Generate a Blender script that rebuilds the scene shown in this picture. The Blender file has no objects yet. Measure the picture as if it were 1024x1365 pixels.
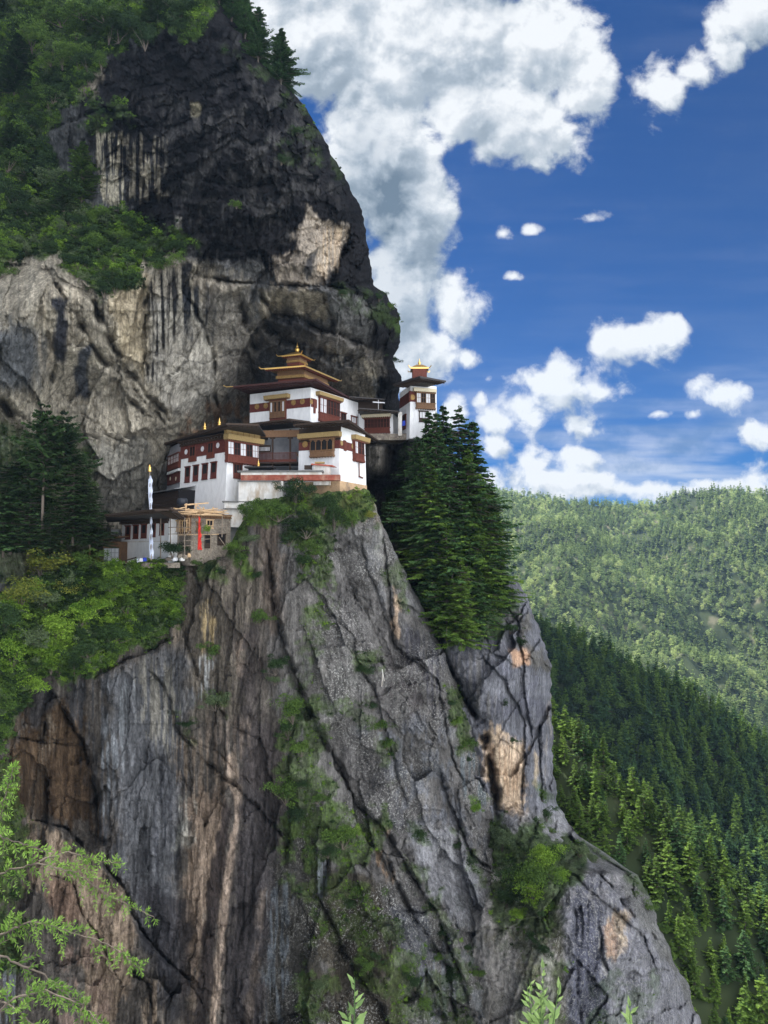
import bpy, bmesh, math, random
import numpy as np
from mathutils import Vector, Matrix
C = bpy.context.scene.collection
SC = bpy.context.scene
R = math.radians
# ------------------------------------------------------------------ camera, sky, sun, exposure
F = 1005.0; PITCH = R(3.0); CU, CV = 512.0, 682.5
cam = bpy.data.cameras.new('camera'); camo = bpy.data.objects.new('camera', cam); C.objects.link(camo)
cam.sensor_fit = 'HORIZONTAL'; cam.sensor_width = 36; cam.lens = 36*F/1024
cam.clip_start = 0.1; cam.clip_end = 20000
camo.location = (0, 0, 0); camo.rotation_euler = (R(90)+PITCH, 0, 0); SC.camera = camo
SUN_EL, SUN_AZ = R(52), R(-47)        # azimuth from +Y towards +X
sd = Vector((math.sin(SUN_AZ)*math.cos(SUN_EL), math.cos(SUN_AZ)*math.cos(SUN_EL), math.sin(SUN_EL)))
sl = bpy.data.lights.new('sun', 'SUN'); sl.energy = 5.0; sl.angle = R(0.55); sl.color = (1, .95, .87)
so = bpy.data.objects.new('sun', sl); C.objects.link(so); so.rotation_euler = sd.to_track_quat('Z', 'Y').to_euler()
SC.view_settings.view_transform = 'Standard'; SC.view_settings.look = 'None'; SC.view_settings.gamma = 1
SC.view_settings.exposure = 1.32
SC.cycles.use_denoising = True
SC.cycles.max_bounces = 6; SC.cycles.transparent_max_bounces = 8
SC.cycles.volume_bounces = 0

def ray(u, v):
    x = (np.asarray(u, float)-CU)/F; h = (CV-np.asarray(v, float))/F
    return x, math.cos(PITCH)-h*math.sin(PITCH), math.sin(PITCH)+h*math.cos(PITCH)
def P(u, v, D):
    x, y, z = ray(u, v); k = D/y
    return np.stack([x*k, y*k, z*k], -1)
def PV(u, v, D): return Vector(P(u, v, D).tolist())

# --- world: Nishita sky with clouds mapped on the directions of the sky
W = bpy.data.worlds.new('World'); SC.world = W; W.use_nodes = True
wn, wl = W.node_tree.nodes, W.node_tree.links; wn.clear()
def N(nodes, t, **k):
    n = nodes.new(t)
    for a, b in k.items(): setattr(n, a, b)
    return n
def cloud_group():
    g = bpy.data.node_groups.new('cloud_density', 'ShaderNodeTree')
    g.interface.new_socket('P', in_out='INPUT', socket_type='NodeSocketVector')
    g.interface.new_socket('D', in_out='OUTPUT', socket_type='NodeSocketFloat')
    n, l = g.nodes, g.links
    gi, go = n.new('NodeGroupInput'), n.new('NodeGroupOutput')
    blobs = [(430,40,170,120),(560,60,190,120),(720,60,90,85),(780,110,55,60),(640,140,120,80),(510,210,100,130),(555,300,62,110),
        (530,400,75,100),(600,410,42,45),(400,-20,160,120),(690,170,90,50),(560,470,55,45),(627,480,17,17),(620,-40,210,60),
        (880,125,42,48),(925,95,42,28),(965,65,26,42),(1000,25,40,32),(790,291,16,7),(670,312,12,9),(708,306,11,6),(684,369,9,5),
        (850,452,55,22),(903,437,20,14),(805,450,22,18),(735,515,70,36),(700,540,48,32),(665,560,28,22),(772,573,36,26),(740,488,30,18),
        (800,524,38,13),(660,590,24,14),(765,610,55,24),(606,550,17,24),(970,524,32,24),(1012,577,26,16),(880,551,16,6),(925,552,13,7),
        (850,652,250,15),(740,640,110,17),(960,644,110,14),(640,530,12,14),(650,505,10,8),(1005,640,28,22)]
    last = None
    for (u, v, ru, rv) in blobs:
        if min(ru, rv) < 50: ru, rv = ru*1.2, rv*1.25
        x, y, z = ray(u, v); cx, cz = x/y, z/y; rx, rz = ru/F, rv/F
        m = N(n, 'ShaderNodeVectorMath', operation='MULTIPLY_ADD'); l.new(gi.outputs[0], m.inputs[0])
        m.inputs[1].default_value = (1/rx, 1/rz, 0); m.inputs[2].default_value = (-cx/rx, -cz/rz, 0)
        e = N(n, 'ShaderNodeVectorMath', operation='LENGTH'); l.new(m.outputs[0], e.inputs[0])
        s = N(n, 'ShaderNodeMath', operation='MULTIPLY_ADD'); l.new(e.outputs['Value'], s.inputs[0])
        A = min(1.7, max(.55, .6+(min(ru, rv)-14)/66*1.0)); s.inputs[1].default_value = -A; s.inputs[2].default_value = A   # big clouds are solid inside, small ones ragged
        if last is None: last = s.outputs[0]
        else:
            q = N(n, 'ShaderNodeMath', operation='SMOOTH_MAX'); l.new(last, q.inputs[0]); l.new(s.outputs[0], q.inputs[1]); q.inputs[2].default_value = .2
            last = q.outputs[0]
    acc = None
    for sc_, det, amp, dist in ((6.0, 9, 2.6, .25), (24.0, 9, 1.6, .2)):
        nz = N(n, 'ShaderNodeTexNoise'); nz.inputs['Scale'].default_value = sc_; nz.inputs['Detail'].default_value = det
        nz.inputs['Roughness'].default_value = .58; nz.inputs['Distortion'].default_value = dist
        l.new(gi.outputs[0], nz.inputs['Vector'])
        a = N(n, 'ShaderNodeMath', operation='MULTIPLY_ADD'); l.new(nz.outputs[0], a.inputs[0]); a.inputs[1].default_value = amp
        if acc is None: a.inputs[2].default_value = -.5*amp+1.0
        else: l.new(acc, a.inputs[2])
        acc = a.outputs[0]
    acc2 = N(n, 'ShaderNodeMath', operation='SUBTRACT'); l.new(acc, acc2.inputs[0]); acc2.inputs[1].default_value = 1.8
    r = N(n, 'ShaderNodeMath', operation='ADD'); l.new(acc2.outputs[0], r.inputs[0]); l.new(last, r.inputs[1])
    l.new(r.outputs[0], go.inputs[0])
    return g
CG = cloud_group()
tc = N(wn, 'ShaderNodeTexCoord'); sep = N(wn, 'ShaderNodeSeparateXYZ'); wl.new(tc.outputs['Generated'], sep.inputs[0])
def wm(op, a, b=None, c=None, clamp=False):
    m = N(wn, 'ShaderNodeMath', operation=op); m.use_clamp = clamp
    for i, x in enumerate((a, b, c)):
        if x is None: continue
        if isinstance(x, (int, float)): m.inputs[i].default_value = x
        else: wl.new(x, m.inputs[i])
    return m.outputs[0]
yc = wm('MAXIMUM', sep.outputs[1], .08)
cmb = N(wn, 'ShaderNodeCombineXYZ'); wl.new(wm('DIVIDE', sep.outputs[0], yc), cmb.inputs[0]); wl.new(wm('DIVIDE', sep.outputs[2], yc), cmb.inputs[1])
def dens(off):
    g = N(wn, 'ShaderNodeGroup'); g.node_tree = CG
    if off:
        a = N(wn, 'ShaderNodeVectorMath', operation='ADD'); wl.new(cmb.outputs[0], a.inputs[0]); a.inputs[1].default_value = off
        wl.new(a.outputs[0], g.inputs[0])
    else: wl.new(cmb.outputs[0], g.inputs[0])
    return g.outputs[0]
def wmap(x, a, b, c=0, d=1):
    m = N(wn, 'ShaderNodeMapRange'); m.interpolation_type = 'SMOOTHSTEP'; wl.new(x, m.inputs[0])
    for i, q in enumerate((a, b, c, d)): m.inputs[1+i].default_value = q
    return m.outputs[0]
d0 = dens(None); d1 = dens((-.020, .042, 0))
alpha = wmap(d0, -.10, .46)
thick = wmap(d0, .35, 1.7)                       # thick parts let less sun through
relief = wmap(wm('SUBTRACT', d0, d1), -1.0, .95)   # the side turned to the sun is the brighter
d2 = dens((-.0065, .014, 0)); rel2 = wmap(wm('SUBTRACT', d0, d2), -.42, .42)      # the small billows
lit = wm('ADD', wm('MULTIPLY_ADD', relief, .42, .26), wm('MULTIPLY', rel2, .30))
lit = wm('SUBTRACT', lit, wm('MULTIPLY', thick, .22))
big = N(wn, 'ShaderNodeTexNoise'); big.inputs['Scale'].default_value = 5; big.inputs['Detail'].default_value = 3; wl.new(cmb.outputs[0], big.inputs['Vector'])
lit = wm('ADD', lit, wm('MULTIPLY_ADD', big.outputs[0], .7, -.22), clamp=True)
gr = N(wn, 'ShaderNodeVectorMath', operation='MULTIPLY_ADD'); wl.new(cmb.outputs[0], gr.inputs[0]); _x, _y, _z = ray(478, 330); gr.inputs[1].default_value = (1/.12, 1/.22, 0); gr.inputs[2].default_value = (-_x/_y/.12, -_z/_y/.22, 0)
gl = N(wn, 'ShaderNodeVectorMath', operation='LENGTH'); wl.new(gr.outputs[0], gl.inputs[0])
lit = wm('SUBTRACT', lit, wmap(gl.outputs['Value'], .4, 1.15, .30, 0), clamp=True)     # the deep lower flank of the big cloud
cr = N(wn, 'ShaderNodeValToRGB'); wl.new(lit, cr.inputs[0])
el = cr.color_ramp.elements
el[0].position = .12; el[0].color = (.13, .18, .235, 1); el[1].position = .85; el[1].color = (.80, .82, .84, 1)
e = el.new(.45); e.color = (.38, .44, .50, 1)
sky = N(wn, 'ShaderNodeTexSky'); sky.sky_type = 'NISHITA'; sky.sun_disc = False
sky.sun_elevation = SUN_EL; sky.sun_rotation = SUN_AZ; sky.altitude = 3000; sky.air_density = 1.0; sky.dust_density = .25; sky.ozone_density = 2.2
SKY_S = .052
CLOUD_S = .46
skm = N(wn, 'ShaderNodeVectorMath', operation='SCALE'); wl.new(cr.outputs[0], skm.inputs[0]); skm.inputs['Scale'].default_value = CLOUD_S/SKY_S
# behind the viewer: half cover of bright cloud, added as fill light
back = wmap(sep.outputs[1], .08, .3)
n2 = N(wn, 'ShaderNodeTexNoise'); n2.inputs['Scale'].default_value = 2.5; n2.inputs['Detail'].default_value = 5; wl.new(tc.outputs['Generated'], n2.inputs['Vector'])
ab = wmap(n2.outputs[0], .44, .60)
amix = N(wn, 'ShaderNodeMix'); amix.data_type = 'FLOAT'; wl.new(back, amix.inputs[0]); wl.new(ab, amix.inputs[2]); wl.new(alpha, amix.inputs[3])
# thin cirrus low in the sky
cmap = N(wn, 'ShaderNodeVectorMath', operation='MULTIPLY'); wl.new(cmb.outputs[0], cmap.inputs[0]); cmap.inputs[1].default_value = (2.2, 14, 1)
cn = N(wn, 'ShaderNodeTexNoise'); cn.inputs['Scale'].default_value = 2.0; cn.inputs['Detail'].default_value = 6; wl.new(cmap.outputs[0], cn.inputs['Vector'])
sepc = N(wn, 'ShaderNodeSeparateXYZ'); wl.new(cmb.outputs[0], sepc.inputs[0])
cir = wm('MULTIPLY', wmap(cn.outputs[0], .36, .66), wmap(sepc.outputs[1], .30, .06, .03, .62))
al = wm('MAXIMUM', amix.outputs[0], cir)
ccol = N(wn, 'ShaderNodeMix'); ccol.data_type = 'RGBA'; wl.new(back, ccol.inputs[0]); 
bk = N(wn, 'ShaderNodeVectorMath', operation='SCALE'); bk.inputs[0].default_value = (1.55/SKY_S, 1.55/SKY_S, 1.56/SKY_S); wl.new(wmap(sep.outputs[0], -.75, .75, .30, 1.75), bk.inputs['Scale']); wl.new(bk.outputs[0], ccol.inputs[6]); wl.new(skm.outputs[0], ccol.inputs[7])  # added cloud is brighter to the right, to model the rock facets
skt = N(wn, 'ShaderNodeVectorMath', operation='MULTIPLY'); wl.new(sky.outputs[0], skt.inputs[0]); skt.inputs[1].default_value = (.02, .30, .65)
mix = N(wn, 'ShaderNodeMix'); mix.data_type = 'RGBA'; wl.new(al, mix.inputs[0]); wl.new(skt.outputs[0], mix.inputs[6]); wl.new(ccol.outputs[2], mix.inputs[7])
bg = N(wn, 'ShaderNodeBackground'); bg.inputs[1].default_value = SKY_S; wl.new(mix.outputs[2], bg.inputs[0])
wo = N(wn, 'ShaderNodeOutputWorld'); wl.new(bg.outputs[0], wo.inputs[0])
W.cycles.sampling_method = 'MANUAL'; W.cycles.sample_map_resolution = 512

# ------------------------------------------------------------------ numpy noise
def _h(ix, iy, iz, s):
    n = (ix.astype(np.int64)*374761393 + iy.astype(np.int64)*668265263 + iz*2147483647 + s*974634777) & 0xffffffff
    n = ((n ^ (n >> 13))*1274126177) & 0xffffffff
    n = ((n ^ (n >> 16))*2246822519) & 0xffffffff
    return ((n ^ (n >> 15)) & 0xffffff)/float(0xffffff)
def vnoise(x, y, s=0):                       # 2-D gradient noise, about -1..1
    ix, iy = np.floor(x), np.floor(y); fx, fy = x-ix, y-iy
    ux, uy = fx*fx*fx*(fx*(fx*6-15)+10), fy*fy*fy*(fy*(fy*6-15)+10)
    def g(a, b):
        t = _h(ix+a, iy+b, 0, s)*6.28318530718
        return np.cos(t)*(fx-a)+np.sin(t)*(fy-b)
    return 1.5*((g(0,0)*(1-ux)+g(1,0)*ux)*(1-uy)+(g(0,1)*(1-ux)+g(1,1)*ux)*uy)
def fbm(x, y, o=5, s=0, r=.5):
    a, t, f = 1.0, 0, 1.0
    for i in range(o):
        t = t+a*vnoise(x*f+17.3*i, y*f-9.1*i, s+i); a *= r; f *= 2.03
    return t
def voro(x, y, s=0):                          # hash of the cell, offset to its point, F2-F1
    ix, iy = np.floor(x), np.floor(y)
    b1 = np.full(x.shape, 9.); b2 = np.full(x.shape, 9.); bx = np.zeros(x.shape); by = bx.copy(); cx = bx.copy(); cy = bx.copy()
    for a in (-1, 0, 1):
        for b in (-1, 0, 1):
            jx, jy = ix+a, iy+b
            px, py = jx+.1+.8*_h(jx, jy, 0, s), jy+.1+.8*_h(jx, jy, 1, s)
            d = np.hypot(px-x, py-y); c = d < b1
            b2 = np.where(c, b1, np.minimum(b2, d)); b1 = np.where(c, d, b1)
            bx = np.where(c, x-px, bx); by = np.where(c, y-py, by); cx = np.where(c, jx, cx); cy = np.where(c, jy, cy)
    return _h(cx, cy, 2, s), _h(cx, cy, 3, s)-.5, _h(cx, cy, 4, s)-.5, bx, by, b2-b1
def sstep(x, a, b):
    t = np.clip((x-a)/(b-a), 0, 1); return t*t*(3-2*t)
def lin(c):
    c = np.asarray(c, float)/255.
    return np.where(c < .04045, c/12.92, ((c+.055)/1.055)**2.4)
def seg_dist(u, v, pts):                      # distance to a polyline, signed side of the nearest piece, position along 0..1
    best = np.full(u.shape, 1e9); side = np.zeros(u.shape); along = np.zeros(u.shape); n = len(pts)-1
    for i in range(n):
        ax, ay = pts[i]; bx, by = pts[i+1]; dx, dy = bx-ax, by-ay
        t = np.clip(((u-ax)*dx+(v-ay)*dy)/(dx*dx+dy*dy), 0, 1)
        qx, qy = u-ax-t*dx, v-ay-t*dy; d = np.hypot(qx, qy); c = d < best
        best = np.where(c, d, best); side = np.where(c, np.sign(dx*qy-dy*qx), side); along = np.where(c, (i+t)/n, along)
    return best, side, along
def poly_sd(u, v, poly):                      # signed distance, positive inside
    inside = np.zeros(u.shape, bool); n = len(poly)
    for i in range(n):
        x1, y1 = poly[i]; x2, y2 = poly[(i+1) % n]
        if y1 == y2: continue
        c = ((y1 > v) != (y2 > v)) & (u < (x2-x1)*(v-y1)/(y2-y1)+x1); inside ^= c
    d, _, _ = seg_dist(u, v, list(poly)+[poly[0]])
    return np.where(inside, d, -d)
class TPS:                                    # smooth depth through a few control points
    def __init__(s, pts, lam=2e-3):
        p = np.array(pts, float); s.x = p[:, :2]/300.; d = p[:, 2]; n = len(p)
        K = s.k(s.x, s.x)+lam*np.eye(n); Q = np.c_[np.ones(n), s.x]
        A = np.block([[K, Q], [Q.T, np.zeros((3, 3))]]); s.w = np.linalg.solve(A, np.r_[d, 0, 0, 0])
    def k(s, a, b):
        r = np.linalg.norm(a[:, None]-b[None], axis=2); return np.where(r > 0, r*r*np.log(r+1e-9), 0)
    def __call__(s, u, v):
        sh = np.shape(u); q = np.c_[np.ravel(u), np.ravel(v)]/300.; out = np.empty(len(q)); n = len(s.x)
        for i in range(0, len(q), 40000):
            z = q[i:i+40000]; out[i:i+40000] = s.k(z, s.x)@s.w[:n]+s.w[n]+z@s.w[n+1:]
        return out.reshape(sh)

# ------------------------------------------------------------------ materials and mesh helpers
def new_mat(name, rough=.9):
    m = bpy.data.materials.new(name); m.use_nodes = True
    b = m.node_tree.nodes['Principled BSDF']; b.inputs['Roughness'].default_value = rough
    b.inputs['Specular IOR Level'].default_value = .25
    return m, m.node_tree.nodes, m.node_tree.links, b
def np_mesh(name, V, Fq, attrs=None, smooth=True):   # V (n,3), Fq (m,3|4)
    me = bpy.data.meshes.new(name); V = np.asarray(V, np.float32); Fq = np.asarray(Fq, np.int32); k = Fq.shape[1]
    me.vertices.add(len(V)); me.vertices.foreach_set('co', V.ravel())
    me.loops.add(Fq.size); me.loops.foreach_set('vertex_index', Fq.ravel())
    me.polygons.add(len(Fq)); me.polygons.foreach_set('loop_start', np.arange(0, Fq.size, k, dtype=np.int32))
    me.polygons.foreach_set('loop_total', np.full(len(Fq), k, np.int32))
    if smooth: me.polygons.foreach_set('use_smooth', np.ones(len(Fq), bool))
    for n, a in (attrs or {}).items():
        a = np.asarray(a, np.float32)
        if a.ndim == 2:
            at = me.attributes.new(n, 'FLOAT_COLOR', 'POINT'); at.data.foreach_set('color', np.c_[a, np.ones(len(a), np.float32)].astype(np.float32).ravel())
        else:
            at = me.attributes.new(n, 'FLOAT', 'POINT'); at.data.foreach_set('value', a)
    me.update(); me.validate()
    return me
def link(name, me, m=None, parent=None):
    o = bpy.data.objects.new(name, me); C.objects.link(o)
    if m is not None: me.materials.clear(); me.materials.append(m)
    if parent is not None: o.parent = parent
    return o
def tag(o, label=None, cat=None, group=None, kind=None):
    for k, x in (('label', label), ('category', cat), ('group', group), ('kind', kind)):
        if x: o[k] = x
    return o
def empty(name, loc, rz=0, **k):
    o = bpy.data.objects.new(name, None); C.objects.link(o); o.location = loc; o.rotation_euler = (0, 0, rz); o.empty_display_size = .5
    return tag(o, **k)
def grid_faces(n, m):
    i = np.arange(n*m).reshape(n, m)
    return np.stack([i[:-1, :-1], i[:-1, 1:], i[1:, 1:], i[1:, :-1]], -1).reshape(-1, 4)
# ------------------------------------------------------------------ the two rock masses
def cmat_rock():
    m, n, l, b = new_mat('rock', .93)
    at = N(n, 'ShaderNodeAttribute', attribute_name='col'); li = N(n, 'ShaderNodeAttribute', attribute_name='lichen')
    tc = N(n, 'ShaderNodeTexCoord')
    mp = N(n, 'ShaderNodeMapping'); l.new(tc.outputs['Object'], mp.inputs[0]); mp.inputs['Scale'].default_value = (1, 1, .45)
    def noise(s, d, r=.6, src=mp.outputs[0]):
        q = N(n, 'ShaderNodeTexNoise'); q.inputs['Scale'].default_value = s; q.inputs['Detail'].default_value = d; q.inputs['Roughness'].default_value = r
        l.new(src, q.inputs['Vector']); return q.outputs[0]
    def ma(op, a, b_=None, c=None):
        q = N(n, 'ShaderNodeMath', operation=op)
        for i, x in enumerate((a, b_, c)):
            if x is None: continue
            if isinstance(x, (int, float)): q.inputs[i].default_value = x
            else: l.new(x, q.inputs[i])
        return q.outputs[0]
    n1 = noise(.35, 6); n2 = noise(2.4, 9, .78)
    m2 = N(n, 'ShaderNodeMapping'); l.new(tc.outputs['Object'], m2.inputs[0]); m2.inputs['Scale'].default_value = (1.3, 1.3, .05)
    n3 = noise(1.0, 9, .72, m2.outputs[0])                                  # water runs
    def spread(x, a, b_, c, d):
        q = N(n, 'ShaderNodeMapRange'); l.new(x, q.inputs[0]); q.inputs[1].default_value = a; q.inputs[2].default_value = b_; q.inputs[3].default_value = c; q.inputs[4].default_value = d; return q.outputs[0]
    f = ma('MULTIPLY', spread(n1, .32, .68, .72, 1.28), spread(n2, .34, .66, .48, 1.5))           # grain of the stone
    f = ma('MULTIPLY', f, spread(n3, .36, .64, .62, 1.38))
    sc = N(n, 'ShaderNodeVectorMath', operation='SCALE'); wt = N(n, 'ShaderNodeVectorMath', operation='MULTIPLY'); l.new(at.outputs['Color'], wt.inputs[0]); wt.inputs[1].default_value = (.96, 1.0, 1.03); l.new(wt.outputs[0], sc.inputs[0]); l.new(f, sc.inputs['Scale'])
    # pale lichen dots
    sp = noise(3.0, 4, .75, tc.outputs['Object'])
    mr = N(n, 'ShaderNodeMapRange'); l.new(sp, mr.inputs[0]); mr.inputs[1].default_value = .545; mr.inputs[2].default_value = .60
    k = ma('MULTIPLY', mr.outputs[0], li.outputs['Fac'])
    mx = N(n, 'ShaderNodeMix', data_type='RGBA'); l.new(k, mx.inputs[0]); l.new(sc.outputs[0], mx.inputs[6]); mx.inputs[7].default_value = (.34, .34, .32, 1)
    l.new(mx.outputs[2], b.inputs['Base Color'])
    bp = N(n, 'ShaderNodeBump'); bp.inputs['Strength'].default_value = .9; bp.inputs['Distance'].default_value = .6
    vo = N(n, 'ShaderNodeTexVoronoi'); vo.feature = 'F1'; vo.inputs['Scale'].default_value = .55; wv = N(n, 'ShaderNodeVectorMath', operation='MULTIPLY_ADD'); nv = N(n, 'ShaderNodeTexNoise'); nv.inputs['Scale'].default_value = 1.1; nv.inputs['Detail'].default_value = 4; l.new(mp.outputs[0], nv.inputs[0])
    l.new(nv.outputs['Color'], wv.inputs[0]); wv.inputs[1].default_value = (.9, .9, .9); l.new(mp.outputs[0], wv.inputs[2]); l.new(wv.outputs[0], vo.inputs['Vector'])
    vs_ = N(n, 'ShaderNodeSeparateColor'); l.new(vo.outputs['Color'], vs_.inputs[0])
    hh = ma('ADD', ma('MULTIPLY', noise(.9, 10, .75), .85), ma('ADD', ma('MULTIPLY', n2, .5), ma('ADD', ma('MULTIPLY', vs_.outputs[0], .35), ma('MULTIPLY', n3, .4)))); l.new(hh, bp.inputs['Height']); l.new(bp.outputs[0], b.inputs['Normal'])
    return m
ROCK = cmat_rock(); ROCK.node_tree.nodes['Principled BSDF'].inputs['Specular IOR Level'].default_value = .06

def facets(u, v, cs, amp, tilt, s, ang=0, asp=1.6, warp=.35, crack=.0, cw=.06):
    c, q = math.cos(ang), math.sin(ang)
    wx = fbm(u/cs*1.3, v/cs*1.3, 4, s+50, .6)*warp*.5; wy = fbm(u/cs*1.3+9, v/cs*1.3, 4, s+60, .6)*warp*.5
    x = (u*c+v*q)/cs+wx; y = (-u*q+v*c)/(cs*asp)+wy
    h, tx, ty, bx, by, e = voro(x, y, s)
    return amp*(h-.5)+tilt*(tx*bx+ty*by)*2 + crack*(1-sstep(e, 0, cw))*sstep(vnoise(u/cs*.8, v/cs*.8, s+70), -.3, .5)

class Mass: pass
def crack_apply(D, u, v, cracks, gk=.6):
    for c in cracks:
        pts, groove, w, step, fall = c[:5]
        jag = c[5] if len(c) > 5 else 2.6
        x0 = min(p[0] for p in pts)-fall-20; x1 = max(p[0] for p in pts)+fall+20; y0 = min(p[1] for p in pts)-fall-20; y1 = max(p[1] for p in pts)+fall+20
        m = (u > x0) & (u < x1) & (v > y0) & (v < y1)
        if not m.any(): continue
        uu, vv = u[m], v[m]
        uu2 = uu+fbm(uu/30, vv/30, 5, 91, .62)*jag; vv2 = vv+fbm(uu/30+5, vv/30+3, 5, 92, .62)*jag
        d, sd_, al = seg_dist(uu2, vv2, pts)
        end = sstep(al, -.01, .12)*sstep(1-al, -.01, .12)
        ww = w*(.6+.8*_h(np.floor(al*9), np.floor(al*0), 0, 5))
        D[m] += end*(groove*gk*(.15+.85*sstep(fbm(uu/28, vv/28, 3, 97), -.35, .45))*np.exp(-(d/(ww*.6))**2) + np.where(sd_ > 0, step*np.exp(-d/fall), 0))
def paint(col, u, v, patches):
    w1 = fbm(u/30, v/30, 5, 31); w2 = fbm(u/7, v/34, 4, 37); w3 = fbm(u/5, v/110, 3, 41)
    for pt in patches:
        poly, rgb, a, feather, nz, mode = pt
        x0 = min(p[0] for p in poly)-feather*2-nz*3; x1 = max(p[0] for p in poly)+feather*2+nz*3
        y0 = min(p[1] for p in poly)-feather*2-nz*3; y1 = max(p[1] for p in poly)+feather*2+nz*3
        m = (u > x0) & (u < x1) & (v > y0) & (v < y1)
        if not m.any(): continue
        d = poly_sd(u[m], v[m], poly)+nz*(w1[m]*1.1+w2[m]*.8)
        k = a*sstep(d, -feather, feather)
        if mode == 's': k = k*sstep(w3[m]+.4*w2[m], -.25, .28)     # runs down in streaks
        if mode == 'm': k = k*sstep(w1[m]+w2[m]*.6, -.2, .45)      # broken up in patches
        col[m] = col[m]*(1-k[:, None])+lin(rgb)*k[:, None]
GAIN = 1.02

# ---- back mass: the great wall, the far buttress and the lower right slab
rb = [(262,-90),(285,-20),(303,18),(332,48),(352,82),(388,115),(402,140),(424,168),(440,202),(458,232),(472,262),(486,292),(490,330),(498,380),(516,392),(530,412),(534,440),(526,480),(532,500),
      (533,560),(534,577),(592,586),(604,640),(618,700),(650,755),(690,773),(704,800),(718,835),(733,880),(736,960),(738,1020),(742,1070),(758,1096),(778,1120),(790,1150),(850,1166),(868,1200),(890,1262),(915,1310),(935,1365),(950,1430)]
back_pts = [(-40,-60,178),(0,40,176),(130,50,166),(250,-40,166),(330,70,158),(300,150,149),(150,150,160),(60,200,166),(150,250,158),(300,260,146),(420,250,149),(470,310,156),(380,350,144),(440,375,147),(250,340,150),(120,320,158),(0,340,152),
    (300,430,155),(380,430,160),(330,500,172),(440,480,170),(500,430,158),(430,560,187),(300,600,180),(520,560,190),(520,500,176),(200,400,145),(200,500,152),(100,400,141),(90,500,146),(0,450,136),(0,600,140),(100,600,148),(60,720,150),(180,620,155),(200,680,162),
    (250,560,166),(350,700,186),(480,700,186),(540,600,174),(520,700,180),(560,720,168),(590,590,174),(640,780,158),(600,840,152),(600,900,146),(650,900,142),(700,880,146),(730,950,152),(670,1000,142),(720,1060,146),(740,1100,148),(700,1120,138),(760,1170,129),
    (700,1300,124),(800,1200,130),(850,1220,134),(850,1320,128),(920,1340,136),(300,900,172),(300,1300,165),(-40,900,160),(-40,1400,160),(550,1200,150),(560,1000,156),(620,1100,146),(640,1380,130),(760,1400,124)]
back_base = TPS(back_pts)
back_cracks = [  # points, groove depth, width px, step, falloff px
    ([(55,345),(80,395),(110,440),(135,480),(170,510),(200,545),(228,572)], 5, 6, -3, 40),
    ([(120,395),(140,440),(165,490),(190,520),(232,566)], 6, 7, -2.5, 30),
    ([(0,528),(20,560),(45,585),(65,615),(90,650)], 9, 9, 3, 60),
    ([(150,500),(175,535),(205,560)], 3, 4, 1.5, 20), ([(108,548),(140,580),(165,592),(205,600)], 3, 4, -2, 30),
    ([(195,385),(196,440),(198,510)], 3, 5, 2, 30), ([(240,385),(262,420),(285,470),(287,530),(296,560)], 4, 4, -2, 40),
    ([(235,358),(280,372),(320,378),(375,380),(440,384),(505,386)], 4, 4, -3, 40),
    ([(318,385),(330,430),(345,470)], 5, 7, 2, 30), ([(345,385),(362,420),(400,425),(430,440),(470,455),(500,470)], 5, 6, -4, 40),
    ([(345,425),(380,455),(430,470),(470,480)], 7, 10, -2, 30), ([(430,390),(445,430),(440,440)], 3, 3, 1, 20),
    ([(470,300),(462,335),(448,365),(440,390)], 4, 6, 4, 60), ([(330,280),(350,340),(362,400)], 2, 4, 1.5, 40),
    ([(290,470),(330,470),(350,520),(375,560)], 2, 3, 1, 30), ([(60,440),(75,470),(68,520)], 3, 5, 1, 20),
    ([(95,235),(110,300),(150,330),(240,345),(330,345)], 3, 6, -3, 50),
    ([(60,180),(120,150),(170,150),(230,190)], 2, 5, -2, 40), ([(180,165),(240,240),(330,250),(420,240)], 1.5, 5, -1.5, 60),
    ([(285,10),(330,55),(380,105),(440,190)], 2, 5, -1.5, 30), ([(390,160),(400,200),(375,260)], 1.5, 4, 1, 30),
    ([(590,868),(615,920),(645,975),(659,1044),(662,1095)], 8, 8, 0, 40),
    ([(640,868),(672,905),(700,960),(702,1010),(696,1085)], .8, 4, 2.0, 40), ([(668,790),(690,830),(700,880),(700,930),(712,1000)], 1.5, 5, 2, 30),
    ([(718,960),(722,1020),(725,1075)], 2, 4, 2, 20), ([(648,1040),(665,1080),(690,1094),(720,1094)], 2, 4, -2, 30),
    ([(745,1150),(765,1200),(768,1290),(775,1380)], 1.2, 6, -2.0, 40), ([(745,1150),(790,1190),(850,1240),(880,1300)], .8, 3, 1, 40),
    ([(775,1110),(800,1165),(850,1230),(870,1290)], 2.2, 4, -4, 40), ([(835,1170),(855,1215),(880,1265),(905,1320)], 2.2, 4, -3, 30),
    ([(800,1230),(803,1270),(812,1300)], 1, 3, 1.0, 20), ([(525,590),(540,650),(560,720)], 4, 8, 3, 40),
]
K_DARK = (23,22,24)
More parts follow.
